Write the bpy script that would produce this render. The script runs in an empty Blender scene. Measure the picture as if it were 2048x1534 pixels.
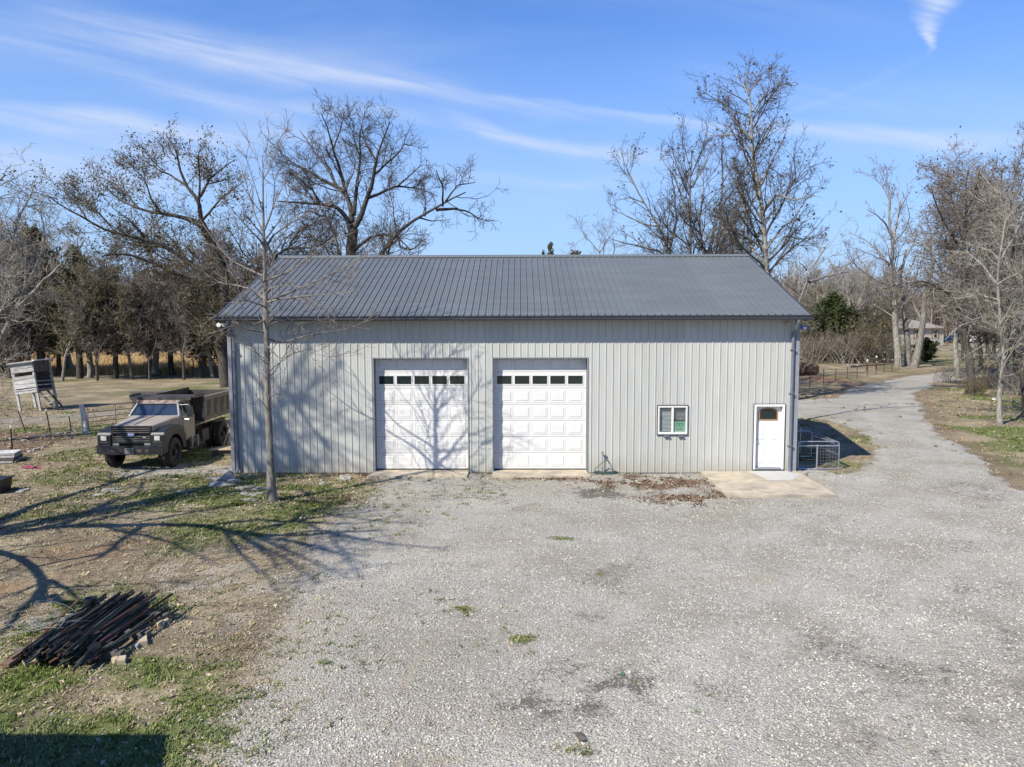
import bpy, bmesh, math, random
import numpy as np
from mathutils import Vector, Matrix, Euler
random.seed(7)
rng = np.random.default_rng(11)
R = math.radians
SC = bpy.context.scene
COL = SC.collection

# ------------------------------------------------------------------ camera
CAM = np.array([0.2197, -23.6641, 4.90]); FPX = 1472.8; PITCH = 0.0828; YAW = -0.0100; ROLL = -0.0023
def cam_axes():
    cy, sy = math.cos(YAW), math.sin(YAW)
    f = np.array([sy*math.cos(PITCH), cy*math.cos(PITCH), -math.sin(PITCH)])
    r = np.array([cy, -sy, 0.]); u = np.cross(r, f)
    return r*math.cos(ROLL)+u*math.sin(ROLL), f, -r*math.sin(ROLL)+u*math.cos(ROLL)
AX = cam_axes()
cd = bpy.data.cameras.new('camera'); cam = bpy.data.objects.new('camera', cd); COL.objects.link(cam)
m = Matrix.Identity(4)
for i in range(3):
    m[i][0], m[i][1], m[i][2], m[i][3] = AX[0][i], AX[2][i], -AX[1][i], CAM[i]
cam.matrix_world = m
cd.sensor_width = 36; cd.lens = FPX/2048*36; cd.clip_end = 9000; cd.clip_start = .1
SC.camera = cam

# ------------------------------------------------------------------ sky, sun, exposure
SUN_EL, SUN_AZ = R(43), R(45)         # light travels towards +x,+y (azimuth measured from +y to +x)
LDIR = np.array([math.cos(SUN_EL)*math.sin(SUN_AZ), math.cos(SUN_EL)*math.cos(SUN_AZ), -math.sin(SUN_EL)])
sl = bpy.data.lights.new('sun', 'SUN'); sl.energy = 5.0; sl.angle = R(.53); sl.color = (1, .948, .85)
so = bpy.data.objects.new('sun', sl); COL.objects.link(so)
so.rotation_euler = Vector(LDIR).to_track_quat('-Z', 'Y').to_euler(); so.location = (-30, -30, 40)
SC.view_settings.view_transform = 'Standard'; SC.view_settings.look = 'None'
SC.view_settings.gamma = 1; SC.view_settings.use_curve_mapping = False
SC.view_settings.exposure = 0.62
SC.cycles.max_bounces = 6; SC.cycles.diffuse_bounces = 2; SC.cycles.glossy_bounces = 3
SC.cycles.transmission_bounces = 4; SC.cycles.transparent_max_bounces = 6
SC.cycles.use_denoising = True

world = bpy.data.worlds.new('World'); SC.world = world; world.use_nodes = True
NT = world.node_tree; NT.nodes.clear()
class N:
    """tiny node-graph helper"""
    def __init__(s, nt): s.nt = nt
    def new(s, t, **k):
        n = s.nt.nodes.new(t)
        for a, b in k.items(): setattr(n, a, b)
        return n
    def put(s, sock, v):
        if hasattr(v, 'is_linked') or hasattr(v, 'links'): s.nt.links.new(v, sock)
        else:
            if isinstance(v, (tuple, list)) and len(v) == 3 and sock.type == 'RGBA': v = (*v, 1)
            sock.default_value = v
    def math(s, op, a, b=0., c=None, clamp=False):
        n = s.new('ShaderNodeMath', operation=op, use_clamp=clamp); s.put(n.inputs[0], a); s.put(n.inputs[1], b)
        if c is not None: s.put(n.inputs[2], c)
        return n.outputs[0]
    def mix(s, f, a, b, bt='MIX'):
        n = s.new('ShaderNodeMix', data_type='RGBA', blend_type=bt); s.put(n.inputs['Factor'], f)
        s.put(n.inputs[6], a); s.put(n.inputs[7], b); return n.outputs[2]
    def noise(s, vec, scale, detail=2., rough=.5, dist=0., out='Fac'):
        n = s.new('ShaderNodeTexNoise')
        if vec is not None: s.put(n.inputs['Vector'], vec)
        s.put(n.inputs['Scale'], scale); s.put(n.inputs['Detail'], detail); s.put(n.inputs['Roughness'], rough); s.put(n.inputs['Distortion'], dist)
        return n.outputs[out]
    def ramp(s, v, lo, hi, a=0., b=1.):
        n = s.new('ShaderNodeMapRange', clamp=True); n.interpolation_type = 'SMOOTHSTEP'
        s.put(n.inputs[0], v); s.put(n.inputs[1], lo); s.put(n.inputs[2], hi); s.put(n.inputs[3], a); s.put(n.inputs[4], b)
        return n.outputs[0]
    def comb(s, x, y, z):
        n = s.new('ShaderNodeCombineXYZ'); s.put(n.inputs[0], x); s.put(n.inputs[1], y); s.put(n.inputs[2], z); return n.outputs[0]
W = N(NT)
sky = W.new('ShaderNodeTexSky', sky_type='NISHITA'); sky.sun_disc = False
sky.sun_elevation = SUN_EL; sky.sun_rotation = math.atan2(-LDIR[0], -LDIR[1])
sky.altitude = 200; sky.air_density = 1.0; sky.dust_density = 0.05; sky.ozone_density = 1.6
tc = W.new('ShaderNodeTexCoord'); sx = W.new('ShaderNodeSeparateXYZ'); NT.links.new(tc.outputs['Generated'], sx.inputs[0])
dx, dy, dz = sx.outputs
# cirrus: thin streaks at fixed compass directions; u runs to the right, v upwards (tangents seen facing +y)
ady = W.math('MAXIMUM', W.math('ABSOLUTE', dy), .15)
u = W.math('DIVIDE', dx, ady); v = W.math('DIVIDE', dz, ady)
warp = W.noise(W.comb(W.math('MULTIPLY', u, 2.2), W.math('MULTIPLY', v, 5.), 0.), 1.5, 3, .55)
vw = W.math('ADD', v, W.math('MULTIPLY', W.math('SUBTRACT', warp, .5), .06))
fib = W.noise(W.comb(W.math('ADD', W.math('MULTIPLY', u, 3.), W.math('MULTIPLY', v, 4.)), W.math('MULTIPLY', W.math('ADD', v, W.math('MULTIPLY', u, .22)), 42.), .3), 1., 5, .62, .4)
total = None
def streak(p0, p1, p2, w0, w1, amt):
    """a soft band through three image directions (quadratic in u) fading out at both ends"""
    global total
    pts = [((px-1010)/FPX, (645-py)/FPX) for px, py in (p0, p1, p2)]
    A = np.array([[1, a, a*a] for a, _ in pts]); c = np.linalg.solve(A, [b for _, b in pts])
    cv = W.math('ADD', W.math('MULTIPLY', W.math('ADD', W.math('MULTIPLY', u, float(c[2])), float(c[1])), u), float(c[0]))
    d = W.math('SUBTRACT', vw, cv)
    up = W.ramp(d, 0., w0/FPX, 1., 0.); dn = W.ramp(d, -w1/FPX, 0., 0., 1.)
    u0, u1 = pts[0][0], pts[2][0]; L = (u1-u0)*.3
    e = W.math('MULTIPLY', W.ramp(u, u0-.02, u0+L), W.ramp(u, u1-L, u1+.02, 1., 0.))
    k = W.math('MULTIPLY', W.math('MULTIPLY', up, dn), W.math('MULTIPLY', e, amt))
    total = k if total is None else W.math('ADD', total, k)
streak((250, 60), (800, 190), (1480, 270), 16, 32, .52)
streak((-200, 60), (380, 110), (1100, 250), 60, 60, .45)
streak((-300, 190), (150, 250), (700, 300), 34, 44, .75)
streak((850, 235), (1040, 292), (1330, 325), 20, 26, .75)
streak((-300, 320), (60, 345), (480, 380), 60, 50, .5)
streak((1300, 262), (1700, 285), (2200, 295), 30, 26, .6)
streak((820, 350), (1050, 368), (1300, 372), 20, 20, .35)
streak((-350, 60), (200, 150), (800, 330), 34, 60, .35)
streak((700, -60), (1200, -10), (1900, 60), 60, 90, .16)
streak((-100, -20), (300, 80), (800, 215), 60, 50, .25)
streak((250, 190), (560, 225), (960, 262), 30, 26, .5)
streak((-200, 270), (120, 300), (500, 330), 30, 50, .5)
streak((1180, 150), (1500, 200), (2100, 240), 80, 40, .18)
streak((1480, 262), (1640, 196), (1802, 138), 14, 16, .14)
streak((960, 205), (1150, 235), (1420, 268), 10, 20, .45)
# the bright tuft upper right: a near-vertical plume
uc = W.math('ADD', (1800-1010)/FPX, W.math('MULTIPLY', W.math('SUBTRACT', W.noise(W.comb(0., W.math('MULTIPLY', v, 30.), 0.), 1., 4, .6), .5), .05))
wid = W.ramp(v, (645-150)/FPX, (645+60)/FPX, .004, .075)
du = W.math('DIVIDE', W.math('ABSOLUTE', W.math('SUBTRACT', u, uc)), wid)
pl = W.math('MULTIPLY', W.ramp(du, 0., 1., 1., 0.), W.math('MULTIPLY', W.ramp(v, (645-142)/FPX, (645-110)/FPX), W.ramp(dy, 0., .2)))
tail = None
fibw = W.ramp(fib, .30, .72, .25, 1.15)
cl = W.math('ADD', W.math('MULTIPLY', total, fibw), W.math('MULTIPLY', pl, W.math('MULTIPLY', fibw, 1.25)))
veil = W.math('MULTIPLY', W.ramp(W.noise(W.comb(W.math('MULTIPLY', u, 1.6), W.math('MULTIPLY', v, 7.), 2.), 1.3, 4, .55), .42, .8), .22)
hz = W.ramp(dz, -.04, .50, .97, 0.)
cl = W.math('ADD', W.math('ADD', cl, veil), 0.)
cl = W.math('MULTIPLY', W.math('MINIMUM', cl, 1.), W.ramp(dz, 0., .06))
tinted = W.mix(1., sky.outputs[0], (.40, .82, 1.46), 'MULTIPLY')
hzc = W.mix(hz, tinted, (3.5, 4.95, 7.1))
skyc = W.mix(W.math('MULTIPLY', cl, .80), hzc, (4.9, 5.6, 7.1))
bg = W.new('ShaderNodeBackground'); bg.inputs[1].default_value = .09; NT.links.new(skyc, bg.inputs[0])
wo = W.new('ShaderNodeOutputWorld'); NT.links.new(bg.outputs[0], wo.inputs[0])

# ------------------------------------------------------------------ pixel -> place
def ray(px, py):
    return AX[0]*(px-1024)/FPX + AX[1] - AX[2]*(py-767)/FPX
def G(px, py, z=0.):
    d = ray(px, py); t = (z-CAM[2])/d[2]; p = CAM+t*d; return np.array([p[0], p[1], z])
def I(px, py, y):
    """point on the vertical plane at depth y seen at that pixel"""
    d = ray(px, py); t = (y-CAM[1])/d[1]; return CAM+t*d
def SH(px, py, h):
    """point at height h whose shadow falls on the ground at that pixel"""
    g = G(px, py); return g - LDIR*(h/-LDIR[2])

# ------------------------------------------------------------------ helpers
def link(name, me, parent=None):
    o = bpy.data.objects.new(name, me); COL.objects.link(o)
    if parent is not None: o.parent = parent
    return o
def tag(o, label=None, cat=None, group=None, kind=None):
    if label: o['label'] = label
    if cat: o['category'] = cat
    if group: o['group'] = group
    if kind: o['kind'] = kind
    return o
def empty(name, loc=(0, 0, 0), rz=0., label=None, cat=None, group=None):
    o = bpy.data.objects.new(name, None); COL.objects.link(o); o.location = loc; o.rotation_euler = (0, 0, rz)
    o.empty_display_size = .2
    return tag(o, label, cat, group)
def kids(o): return [c for c in bpy.data.objects if c.parent == o]
def copy_tree(o, loc=None, rz=None, scale=None, label=None, group=None):
    def cp(s, par):
        c = s.copy(); COL.objects.link(c); c.parent = par
        for ch in s.children: cp(ch, c)
        return c
    c = cp(o, None)
    if loc is not None: c.location = loc
    if rz is not None: c.rotation_euler = (c.rotation_euler[0], c.rotation_euler[1], rz)
    if scale is not None: c.scale = (scale,)*3 if not isinstance(scale, (tuple, list)) else scale
    if label: c['label'] = label
    if group: c['group'] = group
    return c

def mesh_np(name, V, F, mat=None, smooth=False):
    """F: (n,k) int array, all faces with k corners"""
    me = bpy.data.meshes.new(name); V = np.asarray(V, np.float32); F = np.asarray(F, np.int32)
    me.vertices.add(len(V)); me.vertices.foreach_set('co', V.ravel())
    n, k = F.shape
    me.loops.add(n*k); me.loops.foreach_set('vertex_index', F.ravel())
    me.polygons.add(n); me.polygons.foreach_set('loop_start', np.arange(0, n*k, k, dtype=np.int32))
    me.polygons.foreach_set('loop_total', np.full(n, k, np.int32))
    if smooth: me.polygons.foreach_set('use_smooth', np.ones(n, bool))
    me.update(calc_edges=True)
    if mat: me.materials.append(mat)
    return me

class MB:
    """collects shapes and links them as one mesh object"""
    def __init__(s): s.v = []; s.f = []
    def add(s, V, F):
        n = len(s.v); s.v += [tuple(map(float, p)) for p in V]; s.f += [tuple(i+n for i in f) for f in F]; return s
    def box(s, c, sz, rot=None, taper=None):
        x, y, z = [a/2 for a in sz]; P = []
        for k in (-1, 1):
            t = 1 if (taper is None or k < 0) else taper
            for a, b in ((-1, -1), (1, -1), (1, 1), (-1, 1)): P.append(Vector((a*x*t, b*y*t, k*z)))
        if rot is not None:
            M = Euler(rot).to_matrix(); P = [M @ p for p in P]
        P = [(p[0]+c[0], p[1]+c[1], p[2]+c[2]) for p in P]
        return s.add(P, [(3, 2, 1, 0), (4, 5, 6, 7), (0, 1, 5, 4), (1, 2, 6, 5), (2, 3, 7, 6), (3, 0, 4, 7)])
    def bb(s, a, b):
        return s.box([(a[i]+b[i])/2 for i in range(3)], [abs(b[i]-a[i]) for i in range(3)])
    def beam(s, a, b, w, h, up=(0, 0, 1)):
        a, b = Vector(a), Vector(b); d = (b-a).normalized(); upv = Vector(up)
        if abs(d.dot(upv)) > .95: upv = Vector((0, 1, 0))
        x = d.cross(upv).normalized(); y = x.cross(d).normalized(); P = []
        for p in (a, b):
            for i, j in ((-1, -1), (1, -1), (1, 1), (-1, 1)): P.append(p+x*i*w/2+y*j*h/2)
        return s.add(P, [(3, 2, 1, 0), (4, 5, 6, 7), (0, 1, 5, 4), (1, 2, 6, 5), (2, 3, 7, 6), (3, 0, 4, 7)])
    def tube(s, pts, r, n=8, cap=True):
        pts = [Vector(p) for p in pts]; K = len(pts); rr = r if isinstance(r, (list, tuple)) else [r]*K; P = []; prev = None
        for i, p in enumerate(pts):
            t = (pts[min(i+1, K-1)]-pts[max(i-1, 0)]).normalized()
            if prev is None:
                ref = Vector((0, 0, 1)) if abs(t.z) < .9 else Vector((1, 0, 0)); x = t.cross(ref).normalized()
            else: x = (prev-t*prev.dot(t)).normalized()
            prev = x; y = t.cross(x)
            for k in range(n):
                a = 2*math.pi*k/n; P.append(p+(x*math.cos(a)+y*math.sin(a))*rr[i])
        F = [(i*n+k, i*n+(k+1) % n, (i+1)*n+(k+1) % n, (i+1)*n+k) for i in range(K-1) for k in range(n)]
        if cap: F += [tuple(range(n-1, -1, -1)), tuple((K-1)*n+k for k in range(n))]
        return s.add(P, F)
    def lathe(s, prof, c, axis='x', n=24):
        """prof: (radius, offset along axis)"""
        P = []; K = len(prof)
        for r, h in prof:
            for k in range(n):
                a = 2*math.pi*k/n; q = (r*math.cos(a), r*math.sin(a))
                P.append({'x': (c[0]+h, c[1]+q[0], c[2]+q[1]), 'y': (c[0]+q[0], c[1]+h, c[2]+q[1]), 'z': (c[0]+q[0], c[1]+q[1], c[2]+h)}[axis])
        F = [(i*n+k, i*n+(k+1) % n, (i+1)*n+(k+1) % n, (i+1)*n+k) for i in range(K-1) for k in range(n)]
        return s.add(P, F)
    def loft(s, secs, cap=True):
        K = len(secs); n = len(secs[0]); P = [p for q in secs for p in q]
        F = [(i*n+k, i*n+(k+1) % n, (i+1)*n+(k+1) % n, (i+1)*n+k) for i in range(K-1) for k in range(n)]
        if cap: F += [tuple(range(n-1, -1, -1)), tuple((K-1)*n+k for k in range(n))]
        return s.add(P, F)
    def prism(s, poly, a, b, axis='x'):
        """polygon extruded along axis from a to b"""
        def m(p, h): return {'x': (h, p[0], p[1]), 'y': (p[0], h, p[1]), 'z': (p[0], p[1], h)}[axis]
        return s.loft([[m(p, a) for p in poly], [m(p, b) for p in poly]])
    def build(s, name, mat, parent=None, smooth=False, bevel=0.):
        me = bpy.data.meshes.new(name); me.from_pydata(s.v, [], s.f)
        bm = bmesh.new(); bm.from_mesh(me); bmesh.ops.recalc_face_normals(bm, faces=bm.faces)
        if bevel: bmesh.ops.bevel(bm, geom=[e for e in bm.edges if len(e.link_faces) == 2 and e.calc_face_angle(0) > .5], offset=bevel, segments=2, affect='EDGES', clamp_overlap=True)
        bm.to_mesh(me); bm.free()
        if smooth:
            me.polygons.foreach_set('use_smooth', [True]*len(me.polygons))
            me.set_sharp_from_angle(angle=R(38))
        me.materials.append(mat); me.update()
        return link(name, me, parent)

# ------------------------------------------------------------------ materials
MATS = {}
def pmat(name, col, rough=.6, metal=0., var=.12, scale=6., bump=0., bscale=40., spec=.5, dirt=None, dscale=1.5, damt=.5, objrand=0., hue=None, stretch=None):
    """plain surface with grain, patchy tone and optional dirt"""
    if name in MATS: return MATS[name]
    mt = bpy.data.materials.new(name); mt.use_nodes = True; nt = mt.node_tree; k = N(nt); b = nt.nodes['Principled BSDF']
    tcn = k.new('ShaderNodeTexCoord'); co = tcn.outputs['Object']
    if stretch:
        mp = k.new('ShaderNodeMapping'); nt.links.new(co, mp.inputs[0]); mp.inputs['Scale'].default_value = stretch; co = mp.outputs[0]
    nz = k.noise(co, scale, 4, .6)
    lo = tuple(c*(1-var) for c in col); hi = tuple(min(1, c*(1+var)) for c in col)
    c = k.mix(k.ramp(nz, .3, .7), lo, hi)
    if hue is not None: c = k.mix(k.ramp(k.noise(co, scale*.37, 3, .6), .45, .65), c, hue)
    if dirt is not None: c = k.mix(k.math('MULTIPLY', k.ramp(k.noise(co, dscale, 5, .65), .42, .72), damt), c, dirt)
    if objrand:
        oi = k.new('ShaderNodeObjectInfo')
        c = k.mix(1., c, k.comb(*[k.ramp(oi.outputs['Random'], 0., 1., 1-objrand, 1+objrand)]*3), 'MULTIPLY')
    k.put(b.inputs['Base Color'], c); b.inputs['Roughness'].default_value = rough; b.inputs['Metallic'].default_value = metal
    b.inputs['Specular IOR Level'].default_value = spec
    if bump:
        bn = k.new('ShaderNodeBump'); bn.inputs['Strength'].default_value = 1; bn.inputs['Distance'].default_value = bump
        k.put(bn.inputs['Height'], k.noise(co, bscale, 3, .6)); nt.links.new(bn.outputs[0], b.inputs['Normal'])
    MATS[name] = mt; return mt
M_wall = pmat('wall_steel', (.425, .428, .392), .42, 0., .05, 1.2, dirt=(.36, .34, .29), dscale=.8, damt=.25, objrand=.035, stretch=(3, 3, .5))
def splash(mt):
    nt = mt.node_tree; k = N(nt); b = nt.nodes['Principled BSDF']; src = b.inputs['Base Color'].links[0].from_socket
    g_ = k.new('ShaderNodeNewGeometry'); sp_ = k.new('ShaderNodeSeparateXYZ'); nt.links.new(g_.outputs['Position'], sp_.inputs[0])
    nz = k.noise(g_.outputs['Position'], 2.2, 5, .65); m_ = k.ramp(k.math('ADD', sp_.outputs[2], k.math('MULTIPLY', k.math('SUBTRACT', nz, .5), 1.1)), .0, .7, .5, 0.)
    k.put(b.inputs['Base Color'], k.mix(m_, src, (.30, .255, .18)))
splash(M_wall)
M_trim = pmat('trim_steel', (.22, .225, .24), .45, 0., .06)
M_roof = pmat('roof_steel', (.112, .124, .129), .55, 0., .08, 1.0, dirt=(.10, .102, .105), dscale=.6, damt=.5, objrand=.05, stretch=(.6, 3, 3))
M_gutter = pmat('gutter_paint', (.035, .038, .045), .35)
M_down = pmat('downspout_paint', (.12, .135, .165), .4)
M_white = pmat('white_paint', (.64, .625, .59), .38, var=.03, dirt=(.62, .60, .56), dscale=2.2, damt=.3)
M_whitew = pmat('white_worn_paint', (.76, .75, .73), .5, var=.05, dirt=(.5, .45, .38), dscale=3, damt=.4)
M_glassd = pmat('dark_glass', (.012, .02, .018), .06, var=.2, spec=.6)
M_wood = pmat('brown_wood', (.32, .17, .07), .6, var=.25, scale=12, stretch=(1, 1, 8))
M_greyw = pmat('weathered_wood', (.46, .44, .41), .85, var=.35, scale=9, bump=.006, bscale=26, stretch=(.6, .6, 6), dirt=(.13, .12, .11), dscale=3, damt=.7, objrand=.2)
M_darkw = pmat('dark_old_wood', (.10, .085, .07), .9, var=.35, scale=9, bump=.006)
M_conc = pmat('concrete', (.43, .365, .265), .85, var=.13, scale=3.5, bump=.002, bscale=80, dirt=(.20, .18, .145), dscale=1.1, damt=.75)
M_black = pmat('black_plastic', (.013, .014, .016), .45, dirt=(.05, .045, .04), damt=.3)
M_rubber = pmat('tyre_rubber', (.022, .021, .02), .85, dirt=(.09, .078, .062), dscale=4, damt=.6)
M_primer = pmat('faded_brown_paint', (.27, .232, .19), .6, var=.14, scale=3, dirt=(.40, .345, .275), dscale=1.8, damt=.55)
M_bed = pmat('dark_bed_steel', (.035, .032, .03), .6, var=.2, dirt=(.13, .10, .075), dscale=2.5, damt=.5)
M_galv = pmat('galvanised_steel', (.42, .44, .46), .35, .7, var=.12, scale=15)
M_rust = pmat('rusty_steel', (.12, .052, .03), .8, .1, var=.3, scale=20, dirt=(.045, .03, .025), dscale=8, damt=.7)
M_gpost = pmat('dark_green_post', (.033, .042, .034), .55, .1, var=.3, scale=14, dirt=(.10, .055, .035), dscale=5, damt=.5, objrand=.3)
M_rpost = pmat('red_brown_post', (.065, .027, .022), .6, .1, var=.3, scale=14, dirt=(.035, .03, .028), dscale=6, damt=.6, objrand=.3)
M_wire = pmat('fence_wire', (.20, .19, .18), .5, .6)
M_rock = pmat('limestone', (.27, .255, .215), .9, var=.25, scale=5, bump=.02, bscale=9, dirt=(.19, .18, .15), dscale=3, damt=.6, objrand=.15)
M_rind = pmat('chrome', (.6, .6, .6), .2, .9)
M_hose = pmat('green_hose', (.035, .06, .052), .45)
M_board = pmat('pale_plywood', (.42, .34, .23), .8, var=.12, dirt=(.25, .2, .14), damt=.4)
M_amber = pmat('red_lens', (.45, .10, .06), .25)
M_lamp = pmat('headlamp_glass', (.62, .62, .60), .12, .3)

def bark(name, a, b, leafy=None):
    mt = bpy.data.materials.new(name); mt.use_nodes = True; nt = mt.node_tree; k = N(nt); bs = nt.nodes['Principled BSDF']
    tcn = k.new('ShaderNodeTexCoord'); mp = k.new('ShaderNodeMapping'); nt.links.new(tcn.outputs['Object'], mp.inputs[0]); mp.inputs['Scale'].default_value = (6, 6, 1.5)
    nz = k.noise(mp.outputs[0], 2.2, 5, .65); big = k.noise(tcn.outputs['Object'], .5, 3, .6)
    c = k.mix(k.ramp(nz, .35, .65), a, b); c = k.mix(k.math('MULTIPLY', k.ramp(big, .4, .7), .4), c, tuple(x*.6 for x in a))
    k.put(bs.inputs['Base Color'], c); bs.inputs['Roughness'].default_value = .95; bs.inputs['Specular IOR Level'].default_value = .15
    bn = k.new('ShaderNodeBump'); bn.inputs['Distance'].default_value = .03; k.put(bn.inputs['Height'], nz); nt.links.new(bn.outputs[0], bs.inputs['Normal'])
    return mt
B_grey = bark('grey_bark', (.11, .10, .085), (.26, .24, .21))
B_dark = bark('dark_bark', (.04, .035, .029), (.105, .092, .078))
B_pale = bark('pale_bark', (.16, .145, .12), (.35, .33, .29))
B_twig = bark('grey_twig', (.15, .125, .105), (.28, .245, .21))
B_twigd = bark('dark_twig', (.055, .046, .038), (.12, .102, .085))
B_twigp = bark('pale_twig', (.21, .185, .15), (.40, .365, .31))
B_olive = bark('olive_twig', (.10, .084, .052), (.21, .178, .115))
def leafmat(name, a, b, tr=.25):
    mt = bpy.data.materials.new(name); mt.use_nodes = True; nt = mt.node_tree; k = N(nt); bs = nt.nodes['Principled BSDF']
    g = k.new('ShaderNodeNewGeometry'); tcn = k.new('ShaderNodeTexCoord')
    nz = k.noise(tcn.outputs['Object'], .9, 3, .6)
    c = k.mix(g.outputs['Random Per Island'], a, b); c = k.mix(k.ramp(nz, .35, .7, 0., .5), c, tuple(x*.55 for x in a))
    k.put(bs.inputs['Base Color'], c); bs.inputs['Roughness'].default_value = .8; bs.inputs['Specular IOR Level'].default_value = .2
    return mt
L_cedar = leafmat('cedar_needles', (.045, .048, .022), (.12, .115, .055))
L_pine = leafmat('bright_cedar_needles', (.024, .036, .012), (.068, .082, .028))
L_brown = leafmat('brown_buds', (.075, .058, .034), (.165, .130, .075))
L_bronze = leafmat('bronze_needles', (.09, .075, .035), (.17, .13, .065))

# ------------------------------------------------------------------ value noise for masks
_T = rng.random((256, 256))
def vnoise(x, y, s, o=0):
    x = np.asarray(x)/s+o*17.3; y = np.asarray(y)/s+o*9.7
    xi = np.floor(x).astype(int); yi = np.floor(y).astype(int); fx = x-xi; fy = y-yi
    fx = fx*fx*(3-2*fx); fy = fy*fy*(3-2*fy)
    a = _T[xi & 255, yi & 255]; b = _T[(xi+1) & 255, yi & 255]; c = _T[xi & 255, (yi+1) & 255]; d = _T[(xi+1) & 255, (yi+1) & 255]
    return (a*(1-fx)+b*fx)*(1-fy)+(c*(1-fx)+d*fx)*fy
def fbm(x, y, s, o=0, n=4):
    t = 0; a = .5; w = 0
    for i in range(n): t = t+a*vnoise(x, y, s/2**i, o+i); w += a; a *= .55
    return t/w
def sstep(x, a, b):
    t = np.clip((x-a)/(b-a), 0, 1); return t*t*(3-2*t)
def sdist(x, y, poly):
    """signed distance, positive inside"""
    P = np.array(poly); x = np.asarray(x, float); y = np.asarray(y, float); d = np.full(x.shape, 1e9); ins = np.zeros(x.shape, bool)
    for i in range(len(P)):
        a = P[i]; b = P[(i+1) % len(P)]; e = b-a; wx = x-a[0]; wy = y-a[1]
        t = np.clip((wx*e[0]+wy*e[1])/(e@e+1e-9), 0, 1); d = np.minimum(d, np.hypot(wx-e[0]*t, wy-e[1]*t))
        c = (a[1] > y) != (b[1] > y)
        ins ^= c & (x < (b[0]-a[0])*(y-a[1])/(b[1]-a[1]+1e-12)+a[0])
    return np.where(ins, d, -d)
def gp(*pts): return [tuple(G(a, b)[:2]) for a, b in pts]

# ------------------------------------------------------------------ ground masks
YARD = gp((742, 944), (735, 965), (690, 1010), (600, 1062), (560, 1130), (545, 1200), (525, 1300), (470, 1400), (400, 1440), (335, 1534)) + [(-3.4, -18), (-3, -40), (30, -40), (24, -12), (18.5, -5)] + \
    gp((2048, 985), (1965, 930), (1885, 862), (1840, 815), (1832, 790), (1870, 768), (1950, 755), (2048, 746)) + [(75, 48), (120, 60), (125, 66), (78, 53)] + \
    gp((2048, 733), (1980, 736), (1880, 744), (1790, 757), (1705, 777), (1660, 797), (1600, 800)) + [(8, 20), (8, -.2)]
ISLE = gp((1590, 836), (1650, 838), (1725, 860), (1765, 895), (1750, 930), (1700, 955), (1650, 946), (1600, 930)) + [(9, 2)]
DRV2 = gp((1960, 693), (2048, 695), (2200, 700), (2200, 715), (2048, 712), (1985, 706))
TRACK = gp((235, 925), (330, 930), (450, 925), (452, 940), (330, 955), (225, 957))
TRACK2 = gp((-200, 845), (150, 826), (260, 818), (260, 830), (150, 842), (60, 850), (-200, 870))
GARDEN = gp((-150, 868), (0, 862), (105, 866), (150, 872), (120, 890), (60, 915), (0, 935), (-150, 950))
def blob(x, y, px, py, rx, ry, p=1.):
    c = G(px, py); ex = abs(G(px+rx, py)[0]-c[0]); ey = abs(G(px, py-ry)[1]-G(px, py+ry)[1])/2
    return np.exp(-(((x-c[0])/ex)**2+((y-c[1])/ey)**2)**p)
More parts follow.
